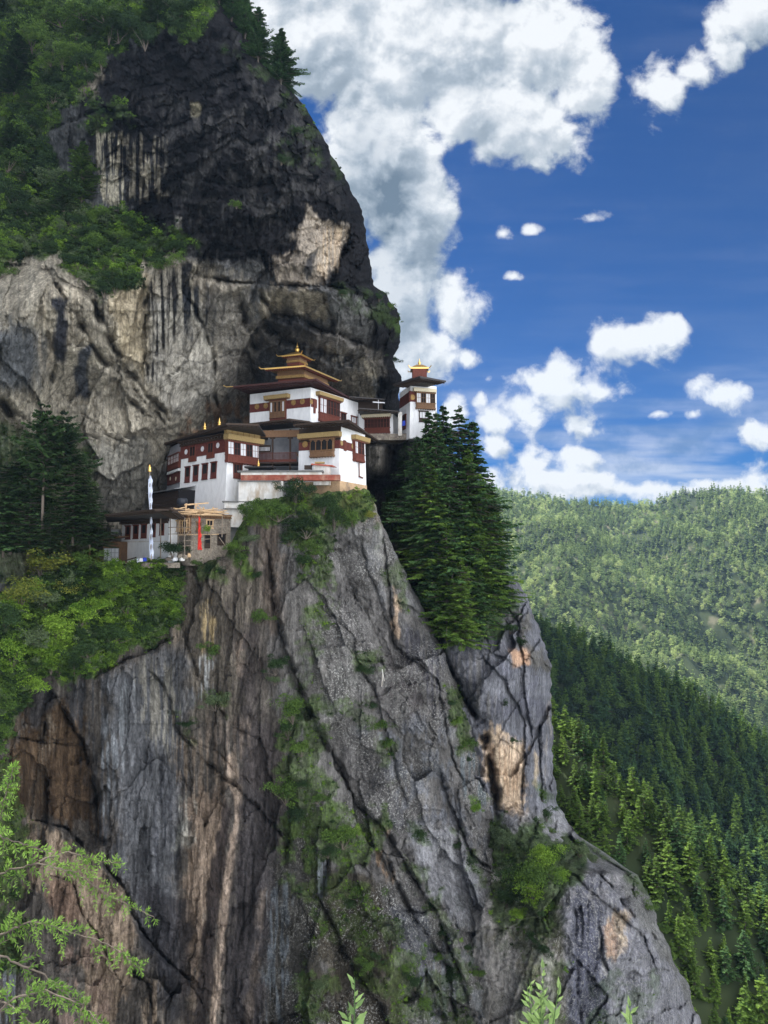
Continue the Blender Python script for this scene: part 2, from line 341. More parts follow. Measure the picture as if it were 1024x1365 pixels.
back_patch = [
    ([(-60,-90),(1100,-90),(1100,330),(-60,330)], (70,70,70), 1, 20, 10, ''),
    ([(-40,330),(240,340),(330,380),(340,470),(300,560),(230,600),(150,760),(-40,760)], (134,126,112), 1, 12, 10, ''),
    ([(-10,345),(70,350),(100,420),(60,520),(-10,520)], (122,116,104), .7, 16, 14, 's'),
    ([(-10,430),(55,440),(60,500),(40,520),(-10,520)], (72,76,82), .8, 14, 8, ''),
    ([(45,380),(110,380),(90,470),(55,500)], (168,156,138), .8, 10, 6, 's'),
    ([(140,375),(200,365),(200,470),(190,500),(150,440)], (158,144,120), .85, 8, 6, ''),
    ([(200,400),(285,400),(292,540),(230,560),(200,510)], (144,138,128), .9, 8, 6, ''),
    ([(205,440),(285,400),(280,470),(205,530)], (180,172,158), .5, 14, 14, 's'),
    ([(255,370),(330,385),(335,440),(345,560),(300,560),(285,450)], (118,112,104), .9, 8, 6, ''),
    ([(250,366),(322,375),(318,392),(262,392)], (150,140,126), .8, 5, 4, ''),
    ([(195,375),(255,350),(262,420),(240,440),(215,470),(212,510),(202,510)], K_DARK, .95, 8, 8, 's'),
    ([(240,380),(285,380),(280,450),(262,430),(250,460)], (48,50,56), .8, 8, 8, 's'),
    ([(115,350),(145,380),(145,440),(120,420)], K_DARK, .7, 8, 6, 's'),
    ([(70,400),(90,400),(88,480),(76,480)], (36,38,46), .95, 4, 4, ''), ([(102,470),(120,460),(118,530),(100,530)], (48,52,60), .9, 4, 4, ''),
    ([(-10,560),(50,600),(70,680),(-10,700)], (74,74,76), .8, 10, 8, 's'),
    ([(110,590),(200,590),(190,680),(110,700)], (104,102,96), .7, 12, 10, ''),
    ([(190,640),(240,590),(240,700),(190,700)], (70,68,64), .7, 12, 10, ''),
    # dark crown of the cliff
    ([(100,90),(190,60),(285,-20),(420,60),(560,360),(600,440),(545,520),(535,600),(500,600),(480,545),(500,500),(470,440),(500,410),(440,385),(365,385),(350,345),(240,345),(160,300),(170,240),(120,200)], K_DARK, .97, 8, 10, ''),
    ([(180,150),(330,140),(400,200),(380,300),(250,300)], (62,60,59), .8, 30, 26, 'm'),
    ([(330,60),(420,150),(440,260),(380,200)], (62,60,59), .65, 25, 20, 'm'),
    ([(128,175),(160,180),(165,280),(128,270)], (150,142,124), .9, 6, 9, 's'), ([(180,180),(215,190),(212,260),(180,262)], (128,120,104), .8, 10, 12, 's'),
    ([(95,95),(140,90),(130,130),(105,125)], (120,112,100), .7, 8, 8, ''), ([(255,138),(272,138),(268,152),(256,152)], (150,140,112), .4, 3, 4, ''),
    ([(234,290),(242,290),(240,306),(236,306)], (160,155,145), .4, 2, 2, ''),
    # pale scar on the overhang
    ([(405,275),(430,285),(458,300),(457,330),(448,352),(438,380),(404,383),(366,376),(370,345),(395,335)], (146,134,120), .92, 5, 8, ''),
    ([(368,350),(400,330),(402,378),(368,374)], (118,108,98), .7, 8, 8, 's'), ([(425,300),(457,305),(450,350),(430,380),(425,340)], (170,148,122), .7, 6, 6, 's'),
    ([(408,345),(425,330),(412,375),(405,372)], (54,54,56), .9, 3, 4, ''),
    ([(345,385),(440,387),(440,400),(436,430),(400,425),(362,420),(350,424),(343,405)], (132,122,106), .9, 4, 5, ''),
    ([(430,432),(470,440),(472,470),(430,462),(400,448)], (98,92,86), .8, 8, 8, ''), ([(430,462),(462,465),(458,490),(440,480)], (132,126,116), .8, 4, 5, ''),
    ([(380,400),(430,440),(400,460),(370,440),(355,430)], (40,40,44), .8, 10, 8, ''),
    ([(345,430),(400,440),(440,480),(500,500),(480,560),(340,560)], (76,72,68), .8, 10, 10, ''),
    ([(350,470),(385,470),(385,520),(350,520)], (84,86,90), .7, 10, 10, ''),
    ([(445,500),(490,470),(500,540),(450,540)], (100,92,80), .8, 10, 8, ''), ([(485,480),(500,480),(502,535),(492,535)], (140,130,112), .8, 4, 4, ''),
    ([(470,425),(495,430),(490,455),(470,450)], (86,84,82), .8, 5, 5, ''), ([(488,470),(512,460),(510,500),(490,490)], (100,94,88), .7, 5, 5, ''),
    ([(245,560),(290,535),(350,535),(350,580),(245,580)], (128,100,78), .8, 10, 8, 'm'),
    # recess under the tower and the far buttress
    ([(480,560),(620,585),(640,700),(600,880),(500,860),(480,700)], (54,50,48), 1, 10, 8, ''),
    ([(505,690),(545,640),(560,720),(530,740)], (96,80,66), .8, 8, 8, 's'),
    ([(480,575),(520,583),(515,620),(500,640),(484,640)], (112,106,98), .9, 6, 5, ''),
    ([(590,770),(760,740),(760,1110),(640,1110),(590,880)], (96,95,99), 1, 8, 6, ''),
    ([(595,870),(700,870),(740,900),(745,990),(690,980),(640,930)], (84,83,90), .8, 14, 12, 'm'),
    ([(600,872),(650,875),(660,960),(640,950)], (120,116,112), .7, 10, 10, 's'),
    ([(672,790),(725,830),(735,900),(700,880)], (90,86,80), .8, 12, 10, 'm'),
    ([(638,990),(650,962),(668,970),(690,985),(701,998),(700,1050),(697,1093),(683,1085),(668,1080),(655,1045)], (172,150,126), .95, 4, 9, ''),
    ([(640,975),(700,985),(700,1030),(645,1020)], (80,76,78), .8, 8, 12, 's'),
    ([(660,990),(700,990),(698,1085),(668,1075)], (190,168,144), .5, 8, 8, 's'), ([(650,990),(690,1000),(690,1080),(660,1050)], (140,112,86), .6, 8, 8, 's'),
    ([(678,868),(700,868),(704,885),(684,890)], (176,140,112), .8, 3, 4, ''), ([(712,1000),(718,1010),(716,1050),(711,1045)], (168,150,128), .8, 2, 3, ''),
    ([(728,960),(736,900),(738,1000),(732,1090),(727,1050)], (160,150,140), .5, 3, 3, 's'),
    ([(640,1090),(760,1080),(760,1160),(640,1180)], (112,110,110), .9, 14, 10, ''),
    # lower right slabs
    ([(640,1150),(760,1150),(770,1400),(640,1400)], (138,132,126), 1, 12, 10, ''),
    ([(740,1150),(800,1150),(960,1400),(760,1400)], (112,110,114), 1, 8, 6, ''),
    ([(760,1190),(800,1170),(812,1300),(810,1400),(758,1400)], (70,70,80), .95, 8, 6, ''),
    ([(760,1160),(830,1175),(800,1200),(770,1210)], (126,122,122), .8, 10, 10, 'm'),
    ([(803,1235),(822,1216),(837,1218),(838,1262),(815,1285),(808,1268)], (160,142,120), .9, 4, 7, ''), ([(803,1235),(818,1225),(820,1280),(808,1270)], (186,150,128), .5, 4, 4, ''),
    ([(840,1250),(900,1290),(960,1400),(820,1400),(820,1300)], (100,98,102), .8, 14, 12, 'm'),
    ([(787,1200),(794,1200),(810,1300),(803,1300)], (150,146,142), .6, 2, 4, 's'),
    ([(655,1250),(740,1250),(745,1400),(690,1400),(700,1300)], (100,94,76), .7, 10, 14, 'm'),
    ([(735,1200),(752,1240),(754,1400),(738,1400)], (64,62,50), .8, 6, 6, ''),
]
back_moss = [ # polygon, strength
    ([(-40,-60),(290,-60),(285,20),(270,60),(200,45),(130,90),(110,130),(60,190),(110,270),(170,280),(250,310),(262,330),(200,350),(190,380),(130,400),(70,340),(0,370),(-40,370)], 1.0),
    ([(110,130),(170,120),(180,160),(120,180)], .6), ([(300,70),(330,80),(400,130),(440,180),(430,220),(380,230),(360,190),(410,160)], .45),
    ([(330,48),(420,160),(470,260),(440,220),(380,110)], .4), ([(445,380),(500,388),(534,420),(520,450),(500,430),(470,425)], .55),
    ([(500,388),(520,400),(534,420),(530,440),(512,405)], 1.0), ([(-40,560),(10,560),(130,600),(130,780),(-40,780)], .8),
    ([(560,600),(640,700),(660,780),(690,800),(660,850),(600,860),(540,760),(500,690),(520,640)], 1.0),
    ([(645,1085),(740,1110),(800,1130),(780,1170),(745,1200),(740,1260),(660,1230),(645,1160)], 1.0),
    ([(660,1180),(750,1180),(752,1300),(690,1320),(670,1260)], .6), ([(790,1110),(880,1190),(880,1210),(830,1170)], .8), ([(700,1250),(750,1250),(760,1400),(690,1400)], .55),
    ([(810,1290),(880,1300),(880,1400),(780,1400),(790,1320)], .5), ([(716,1030),(740,1060),(742,1110),(716,1090)], .6),
]
def moss_field(u, v, polys):
    w = fbm(u/26, v/26, 5, 71); w2 = fbm(u/7, v/7, 3, 77); m = np.zeros(u.shape)
    for poly, k in polys:
        d = poly_sd(u, v, poly)
        m = np.maximum(m, k*sstep(d+14*w, -6, 10))
    return np.clip(m*1.3-.45+.5*w+.35*w2, 0, 1) if False else m*sstep(w*.55+w2*.45+1.15*(m-.5), -.35, .15)

def build_back():
    M = Mass(); nr, nc = 1000, 700
    vs = np.linspace(-85, 1425, nr); ss = np.linspace(0, 1, nc)
    ur = np.interp(vs, [p[1] for p in rb], [p[0] for p in rb])
    ur = ur+fbm(vs/26, vs*0, 4, 3)*4*np.where((vs > 560) & (vs < 620), .2, 1)
    U = -190+(ur[:, None]+190)*ss[None]; V = np.repeat(vs[:, None], nc, 1)
    D = back_base(U, V)
    rough = np.ones(U.shape)
    dome = sstep(poly_sd(U, V, [(120,60),(330,40),(520,300),(520,420),(350,360),(230,330),(150,250)]), -30, 20)
    rough = 1-.45*dome
    rough = rough*(1-.6*sstep(poly_sd(U, V, [(600,870),(700,870),(735,960),(738,1080),(650,1080)]), -20, 20))     # the far buttress is one smooth slab
    rough = rough*(1-.5*sstep(poly_sd(U, V, [(745,1150),(880,1190),(960,1430),(745,1430)]), -15, 15))
    D += rough*(fbm(U/170, V/170, 4, 1)*4.0 + facets(U, V, 100, 6.0, 7.0, 11, .45, 1.6, .12, .6, .02) + facets(U, V, 44, 2.4, 3.4, 12, .3, 1.9, .15, .15, .03)
        + facets(U, V, 15, .6, .9, 13, .2, 1.8, .2, .08, .05) + facets(U, V, 6.5, .3, .45, 15, .2, 1.5, .25, .05, .08)) + fbm(U/9, V/12, 4, 14, .7)*.22
    D += dome*(fbm(U/40, V/30, 5, 19, .6)*1.3+facets(U, V, 48, 1.8, 2.6, 18, -.5, .6, .2, .4, .03)+facets(U, V, 20, .9, 1.3, 20, -.3, .7, .25, .3, .05))
    crack_apply(D, U, V, back_cracks, 1.15)
    D -= 20*np.exp(-((U-498)/20)**4-((V-612)/30)**4)      # the boulder below the low building
    D -= 13*np.exp(-((U-565)/42)**4-((V-612)/34)**4)      # the shelf under the tower
    # round off at the right-hand outline
    e = (ur[:, None]-U); D += 9*np.exp(-e/11.)+5*np.exp(-e/35.)
    M.U, M.V, M.D = U, V, D
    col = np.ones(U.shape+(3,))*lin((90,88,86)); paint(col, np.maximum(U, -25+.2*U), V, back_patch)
    col *= 1.12*(1+.30*fbm(U/55, V/55, 5, 21))[..., None]
    st = fbm(U/4.5, V/90, 4, 23); col *= (1+.22*st*(1-.6*dome))[..., None]
    moss = moss_field(np.maximum(U, -25), V, back_moss)
    mc = lin((58,74,36))[None, None]*(1+.5*fbm(U/12, V/12, 3, 29))[..., None]
    col = col*(1-.85*moss[..., None])+mc*.85*moss[..., None]
    lich = sstep(poly_sd(U, V, [(640,1090),(1000,1090),(1000,1430),(640,1430)]), -10, 20)*.6*(1-moss)
    M.moss, M.col, M.lich = moss, col, lich
    X = P(U, V, D)
    # wrap: right edge folds back behind, so that the mass is solid from the side
    wr = []; k = [2.5, 7, 14, 26, 45, 80, 140]
    ed = X[:, -1]
    for q in k:
        w = ed.copy(); w[:, 1] += q; w[:, 0] -= .18*q*np.sign(1)+.0; w[:, 2] -= .1*q
        w += np.stack([fbm(vs/30, vs*0+q, 3, 5)*min(q, 12)*.12-abs(ed[:, 0])*0, fbm(vs/30, vs*0+q+40, 3, 6)*min(q, 12)*.2, vs*0], -1)
        wr.append(w[:, None])
    A = np.concatenate([X]+wr, 1); nk = len(k)
    def ext(a): return np.concatenate([a, np.repeat(a[:, -1:], nk, 1)], 1)
    # flip columns so normals face the camera
    n, m = A.shape[:2]
    me = np_mesh('cliff_back', A.reshape(-1, 3), grid_faces(n, m)[:, ::-1], {'col': ext(col).reshape(-1, 3), 'lichen': ext(lich).ravel(), 'moss': ext(moss).ravel()})
    M.o = tag(link('cliff_upper', me, ROCK), kind='structure'); M.X = X
    return M

# ---- front mass: the bare precipice the monastery stands on
rim = [(-60,845,116),(0,800,121),(60,768,127),(120,752,131),(215,750,133),(262,745,134),(300,742,134),(318,702,135),(345,668,136),(400,658,137.5),(450,655,139),(492,652,141.5)]
rb_f = [(492,652),(500,672),(512,702),(545,772),(570,822),(590,866),(612,920),(641,974),(655,1040),(662,1092),(664,1200),(672,1430)]
front_pts = [(u, v, d) for u, v, d in rim]+[(0,900,116),(100,860,121),(80,920,119),(0,1000,112),(60,1020,116),(110,1080,115),(200,880,128),(200,1000,123),(60,1180,104),(0,1200,100),(120,1260,104),(200,1250,112),(100,1400,96),(0,1400,94),(300,800,132.5),(300,900,129),(300,1050,123),
    (300,1200,117),(300,1400,108),(380,750,135),(400,900,131),(400,1050,127),(400,1150,123),(400,1400,110),(450,750,137),(480,850,136),(520,800,140),(500,950,134),(560,900,139),(590,900,141),(500,1100,129),(560,1050,134),(620,1000,140),(560,1200,126),(620,1150,133),(640,1090,139),
    (520,1300,119),(600,1300,125),(650,1250,131),(655,1400,124),(450,1300,115),(490,690,141),(510,760,141)]
front_base = TPS(front_pts)
front_cracks = [
    ([(352,700),(362,760),(368,825),(388,880),(406,930),(420,965),(446,1008),(478,1074),(515,1106),(545,1160),(585,1220),(610,1290),(640,1380)], 3.0, 4.5, 2.6, 50),
    ([(232,800),(245,850),(262,900),(300,960),(350,990)], 2, 4, -1.2, 40),
    ([(190,880),(225,925),(238,975),(270,1010),(310,1045),(352,1085),(400,1140)], 2.4, 3, 1.0, 30),
    ([(235,975),(290,1005),(340,1050)], 1.2, 2, -.6, 20),
    ([(60,905),(75,930),(110,985),(128,1050),(134,1110),(140,1130)], 3, 4, 3.0, 60), ([(20,985),(60,990),(62,940),(78,925)], 3, 4, -2.0, 30),
    ([(36,1090),(60,1098),(90,1108),(130,1145),(165,1185),(185,1240),(215,1275),(250,1310),(280,1355)], 3.4, 4, -5.5, 60),
    ([(60,1165),(95,1175),(105,1210),(130,1250),(165,1320)], 2, 3, -1.5, 40), ([(170,1290),(200,1310),(210,1380)], 3, 4, 2, 30),
    ([(125,905),(150,890),(200,870),(235,845)], 2, 5, -2.5, 40), ([(300,960),(300,1040),(290,1100)], 1, 3, .8, 30),
    ([(420,800),(470,850),(475,880),(520,890),(560,905),(600,930)], 1.5, 4, -1.5, 50), ([(470,870),(500,920),(520,990),(545,1080)], 1.5, 3, 1.2, 40),
    ([(510,702),(520,780),(525,860),(585,905),(590,960)], 1.6, 5, 1.5, 40), ([(590,940),(600,1010),(635,1070),(650,1090)], 2, 4, -1.2, 30),
    ([(585,1020),(605,1080),(630,1140),(655,1160)], 2.5, 4, 2.0, 30), ([(600,1090),(640,1160),(660,1170)], 1.5, 3, -1, 30),
    ([(510,1130),(545,1210),(600,1290),(610,1380)], 2, 4, 1.6, 30), ([(440,1130),(430,1200),(460,1270),(500,1330),(530,1380)], 2.5, 5, 2.4, 40),
    ([(525,1210),(560,1220),(600,1210),(610,1240)], 2, 4, -1.6, 30), ([(535,1335),(555,1328),(590,1350),(600,1380)], 5, 8, 0, 30),
    ([(395,960),(385,1010),(390,1080),(380,1160)], 2, 6, 2, 40), ([(480,720),(500,780),(520,840)], 1, 3, 1, 30), ([(545,700),(575,760),(592,860)], 1, 3, .6, 30),
]
front_patch = [
    ([(-60,700),(420,700),(420,1430),(-60,1430)], (84,78,72), 1, 20, 10, ''),
    ([(330,640),(700,640),(700,1430),(370,1430),(390,1100)], (104,100,97), 1, 14, 14, ''),
    ([(400,640),(500,640),(515,700),(470,690),(420,690)], (178,150,118), .9, 8, 8, 'm'), ([(440,670),(500,660),(510,700),(470,700)], (126,108,92), .7, 8, 10, 'm'),
    ([(345,690),(375,700),(380,830),(360,850),(345,780)], (98,86,76), .9, 8, 8, ''),
    ([(240,740),(345,740),(350,960),(250,960),(232,830)], (96,88,78), .9, 14, 14, ''),
    ([(225,800),(245,800),(252,880),(232,900)], (136,122,106), .8, 6, 6, 's'), ([(270,810),(284,800),(285,860),(268,870)], (184,160,118), .8, 6, 8, 's'),
    ([(300,790),(325,760),(330,1400),(290,1400)], (62,56,54), .6, 8, 10, 's'),
    ([(262,880),(285,870),(285,930),(262,930)], (158,160,160), .5, 6, 10, 's'),
    ([(315,860),(330,840),(345,860),(345,900),(318,900)], (150,130,112), .55, 4, 5, 'm'),
    ([(40,930),(100,930),(128,1060),(130,1110),(60,1090),(20,1080),(10,1000)], (78,62,46), .93, 8, 12, ''),
    ([(60,950),(75,950),(60,1080),(30,1110),(40,1050)], (120,108,94), .8, 4, 6, 's'),
    ([(10,1000),(110,1000),(130,1110),(20,1080)], (58,46,36), .6, 8, 10, 's'),
    ([(35,915),(75,905),(75,940),(40,975)], (66,64,64), .9, 6, 6, ''), 
    ([(80,905),(150,900),(160,1100),(150,1180),(130,1110),(120,1000)], (62,62,64), .9, 10, 10, 's'),
    ([(140,900),(250,860),(250,960),(240,1100),(230,1350),(170,1200),(150,1100)], (88,88,90), .9, 14, 12, ''),
    ([(150,915),(180,910),(170,1010),(140,1080),(140,1000)], (130,132,134), .75, 8, 10, 's'),
    ([(185,880),(235,890),(240,960),(230,1020),(190,960)], (134,128,116), .7, 8, 10, 's'),
    ([(190,1000),(240,1000),(245,1300),(200,1300)], (54,54,58), .6, 12, 12, 's'),
    ([(232,960),(300,1000),(310,1100),(285,1200),(270,1360),(240,1360),(238,1200),(250,1100)], (122,108,94), .9, 8, 10, 's'),
    ([(248,1070),(300,1040),(300,1110),(270,1250),(262,1380),(242,1380)], (130,112,96), .75, 6, 10, ''),
    ([(240,1060),(256,1060),(262,1130),(236,1130)], (150,148,138), .6, 5, 8, 's'),
    ([(300,1010),(312,1000),(322,1040),(325,1060),(305,1200),(288,1390),(276,1390),(292,1200),(312,1080)], (150,132,116), .9, 3, 4, ''),
    ([(300,1060),(310,1080),(290,1230),(275,1390),(255,1390),(275,1200)], (50,44,42), .95, 3, 4, ''),
    ([(325,1000),(375,960),(385,1100),(350,1400),(292,1400),(310,1200)], (58,54,54), .95, 8, 8, ''),
    ([(348,1190),(356,1180),(345,1300),(330,1400),(322,1400)], (92,82,74), .8, 4, 5, ''), ([(362,1000),(372,1010),(376,1080),(364,1060)], (100,88,80), .6, 4, 6, 's'),
    ([(325,830),(345,830),(350,960),(385,960),(380,1080),(320,1040)], (70,64,62), .9, 10, 10, ''),
    ([(280,960),(330,960),(325,1010),(300,1050),(280,1000)], (126,112,100), .6, 8, 10, 's'),
    ([(40,1095),(65,1100),(130,1150),(165,1190),(180,1240),(175,1300),(150,1380),(110,1340),(105,1250),(90,1190),(55,1180),(36,1180)], (142,124,106), .93, 5, 8, ''),
    ([(40,1100),(58,1100),(60,1160),(42,1165)], (90,84,80), .8, 3, 5, 's'), ([(60,1170),(95,1180),(110,1230),(90,1240),(65,1210)], (128,104,88), .8, 4, 6, ''),
    ([(90,1250),(130,1260),(150,1380),(80,1380)], (132,112,100), .8, 10, 10, 'm'), ([(-40,1290),(25,1290),(25,1400),(-40,1400)], (130,132,136), .8, 6, 8, 's'),
    ([(195,1300),(215,1310),(220,1390),(190,1390)], (172,152,130), .8, 4, 6, 's'), ([(215,1290),(235,1330),(232,1390),(215,1390)], (40,38,38), .8, 5, 6, ''),
    ([(180,1180),(250,1200),(262,1390),(230,1350),(190,1260)], (54,52,54), .85, 10, 10, ''),
    # water-blackened gully and moss below the middle
    ([(375,1090),(420,1080),(440,1200),(430,1390),(350,1390)], (52,50,46), .97, 10, 10, ''),
    ([(420,1160),(500,1160),(530,1300),(540,1390),(430,1390)], (66,60,50), .9, 12, 12, ''),
    ([(360,1180),(385,1180),(385,1260),(372,1390),(352,1390)], (110,118,126), .35, 6, 10, 's'), ([(424,1146),(434,1150),(432,1200),(424,1200)], (170,176,184), .7, 2, 4, 's'),
    ([(375,760),(440,740),(450,900),(420,960),(380,900)], (92,88,84), .8, 12, 12, ''),
    ([(450,720),(520,760),(530,880),(470,870),(440,800)], (90,86,84), .8, 14, 12, 'm'),
    ([(470,700),(505,680),(545,770),(590,860),(600,900),(560,880),(530,830)], (124,122,122), .7, 10, 12, 'm'),
    ([(523,780),(536,800),(530,850),(522,830)], (172,148,126), .9, 3, 5, ''), ([(505,700),(520,720),(524,760),(508,740)], (150,146,138), .8, 5, 6, 'm'),
    ([(545,830),(590,866),(600,930),(590,980),(550,900),(530,880)], (72,70,76), .85, 8, 8, 's'), ([(500,870),(590,900),(595,980),(520,980)], (78,72,72), .7, 12, 12, 'm'),
    ([(400,840),(480,870),(470,960),(410,960)], (112,110,106), .6, 16, 14, 'm'),
    ([(480,980),(600,960),(620,1080),(520,1100)], (116,116,120), .8, 16, 14, 'm'),
    ([(545,1110),(600,1100),(650,1180),(660,1240),(600,1230),(560,1170)], (138,136,138), .95, 8, 8, ''),
    ([(560,1080),(640,1080),(655,1150),(610,1110)], (100,100,104), .7, 10, 10, 'm'), ([(600,1200),(665,1200),(675,1400),(600,1400)], (112,112,112), .9, 10, 10, 'm'),
    ([(520,1210),(570,1210),(580,1280),(560,1300),(535,1260)], (86,86,90), .9, 5, 5, ''), ([(560,1290),(600,1260),(620,1400),(570,1400)], (122,124,128), .8, 8, 8, 's'),
    ([(590,910),(600,950),(610,1000),(596,980)], (140,136,130), .6, 4, 5, 's'), ([(600,1000),(640,1000),(655,1080),(620,1060)], (104,112,116), .8, 8, 8, 's'),
    ([(495,1100),(520,1110),(520,1170),(500,1160)], (150,122,94), .6, 8, 8, 'm'),
    ([(430,960),(500,1000),(530,1090),(480,1060)], (98,94,92), .8, 10, 10, ''),
]
front_moss = [
    ([(-60,760),(60,745),(240,735),(245,800),(238,850),(200,865),(160,880),(110,905),(60,910),(20,960),(0,1010),(-60,1020)], 1.0),
    ([(300,640),(400,630),(500,650),(512,690),(490,705),(440,700),(420,760),(400,770),(380,700),(330,700),(340,770),(320,770),(300,720)], 1.0),
    ([(250,735),(305,735),(300,770),(270,775)], .7), ([(425,690),(455,700),(445,780),(440,840),(415,840),(410,760)], .75),
    ([(410,760),(450,800),(425,900),(400,960),(380,940),(395,850)], .45), ([(470,870),(510,875),(512,895),(470,890)], .8),
    ([(500,720),(550,780),(545,820),(520,790)], .6), ([(400,920),(500,930),(530,990),(520,1040),(480,960),(400,960)], .55),
    ([(370,930),(430,920),(440,1000),(430,1060),(440,1160),(400,1170),(378,1100),(372,1000)], .75),
    ([(426,1030),(455,1040),(450,1070),(470,1110),(430,1120)], .95), ([(440,1080),(500,1090),(520,1130),(470,1170),(430,1150)], .8), ([(500,1075),(520,1080),(530,1110),(510,1105)], .9),
    ([(400,1170),(440,1150),(500,1180),(480,1260),(420,1260)], .55), ([(470,1170),(530,1230),(600,1310),(610,1390),(540,1390),(470,1290)], .62),
    ([(540,1140),(570,1160),(600,1220),(630,1280),(640,1390),(610,1390),(580,1250)], .6), ([(400,1280),(450,1290),(440,1400),(390,1400)], .6),
    ([(540,1090),(580,1110),(575,1135),(550,1130)], .7), ([(600,900),(635,950),(640,1000),(610,1000),(596,950)], .85), ([(625,1060),(650,1065),(645,1090),(625,1085)], .9),
    ([(600,1100),(650,1160),(655,1200),(620,1160)], .7), ([(370,1100),(400,1090),(400,1200),(370,1180)], .5), ([(-60,1010),(20,1010),(40,1090),(30,1300),(-60,1300)], .8),
    ([(640,1170),(670,1180),(670,1300),(650,1280)], .5), ([(270,920),(305,915),(300,950),(270,950)], .6), ([(235,940),(262,940),(262,990),(240,985)], .5),
]
def build_front():
    M = Mass(); nr, nc = 680, 700
    ts = np.linspace(0, 1, nr); ss = np.linspace(0, 1, nc)
    vR = 652+(1428-652)*ts; uR = np.interp(vR, [p[1] for p in rb_f], [p[0] for p in rb_f])+fbm(vR/22, vR*0, 4, 4)*2.5
    u0 = -150+642*ss; rv = np.interp(u0, [p[0] for p in rim], [p[1] for p in rim])+fbm(u0/14, u0*0, 4, 8)*3
    U = -150+(uR[:, None]+150)*ss[None]; V = rv[None]+(1428-rv[None])*ts[:, None]
    D = front_base(U, V)
    right = sstep(U, 360, 460)
    D += fbm(U/160, V/190, 4, 101)*2.2
    pm = sstep(fbm(U/60, V/60, 3, 119), -.35, .45)
    D += right*(facets(U, V, 105, 5.5, 8.0, 111, -.5, 2.0, .12, .5, .015)+facets(U, V, 42, 1.5, 2.6, 112, -.45, 2.1, .12, .10, .02)+pm*facets(U, V, 14, .5, .8, 113, -.4, 1.8, .15, .05, .05)+pm*facets(U, V, 6, .26, .4, 115, -.3, 1.5, .2, .05, .08))
    D += (1-right)*(facets(U, V, 95, 2.6, 3.6, 121, .12, 2.6, .15, .35, .015)+facets(U, V, 34, .8, 1.3, 122, .08, 3.2, .18, .10, .03)+facets(U, V, 14, .35, .5, 125, .05, 3.5, .2, .1, .05)+fbm(U/12, V/120, 4, 123)*.4)
    D += fbm(U/8, V/11, 4, 114, .7)*.18
    crack_apply(D, U, V, front_cracks, .8)
    e = (uR[:, None]-U); D += 4*np.exp(-e/9.)+2*np.exp(-e/28.)
    tt = V-rv[None]; D += 2.5*np.exp(-tt/8.)
    M.U, M.V, M.D = U, V, D
    col = np.ones(U.shape+(3,))*lin((92,88,84)); paint(col, np.maximum(U, -25+.2*U), V, front_patch)
    Uw = U+.10*(V-900)*(1-right)+fbm(U/60, V/160, 3, 131)*10
    st = fbm(Uw/11, V/420, 3, 133)+.6*fbm(Uw/3.4, V/170, 4, 134)
    col *= .80*np.clip(1+(.50*(1-right)+.18*right)*st+.24*fbm(U/50, V/50, 5, 135)*right+.12*fbm(U/60, V/80, 4, 136), .28, 2.1)[..., None]
    moss = moss_field(np.maximum(U, -25), V, front_moss)
    mc = (lin((66,84,36))[None, None]*(1+.5*fbm(U/12, V/12, 3, 139))[..., None])
    col = col*(1-.8*moss[..., None])+mc*.8*moss[..., None]
    lich = np.clip(right*(.5+.8*fbm(U/70, V/70, 3, 141))+.15*sstep(poly_sd(U, V, [(355,1150),(385,1150),(400,1400),(345,1400)]), -8, 8), 0, 1)*(1-moss)
    M.moss, M.col, M.lich = moss, col, lich
    X = P(U, V, D)
    k = [1.5, 4, 8, 14, 24, 40]; wr = []
    for q in k:
        w = X[:, -1].copy(); w[:, 1] += q; w[:, 0] += -.02*q+.0; w[:, 0] = np.where(w[:, 0] > 0, w[:, 0]-.05*q, w[:, 0]-.25*q); wr.append(w[:, None])
    A = np.concatenate([X]+wr, 1); nk = len(k)
    def ext(a): return np.concatenate([a, np.repeat(a[:, -1:], nk, 1)], 1)
    at = [ext(col), ext(lich), ext(moss)]
    tp = []
    for q in (34, 24, 15, 9, 5, 2.5, 1):
        w = A[0].copy(); w[:, 1] += q; w[:, 2] += fbm(w[:, 0]/6, w[:, 1]/6, 3, 151)*.25-.35; tp.append(w[None])
    A = np.concatenate(tp+[A], 0); at = [np.concatenate([np.repeat(a[:1], 7, 0), a], 0) for a in at]
    n, m = A.shape[:2]
    me = np_mesh('cliff_front', A.reshape(-1, 3), grid_faces(n, m)[:, ::-1], {'col': at[0].reshape(-1, 3), 'lichen': at[1].ravel(), 'moss': at[2].ravel()})
    M.o = tag(link('cliff_lower', me, ROCK), kind='structure'); M.X = X
    return M
BK = build_back(); FR = build_front()
def surf(M, u, v):                              # point of a mass seen at pixel u, v
    if not hasattr(M, 'hx'):
        M.vr = M.V; M.hx = 1
    if M is BK:
        r = (v+85)/(1510)*(M.U.shape[0]-1); i = int(np.clip(round(r), 0, M.U.shape[0]-1)); j = int(np.clip(np.searchsorted(M.U[i], u), 0, M.U.shape[1]-1))
    else:
        i = 0; j = 0
        for _ in range(4):
            j = int(np.clip(np.searchsorted(M.U[i], u), 0, M.U.shape[1]-1)); i = int(np.clip(np.searchsorted(M.V[:, j], v), 0, M.V.shape[0]-1))
    return Vector(M.X[i, j].tolist())
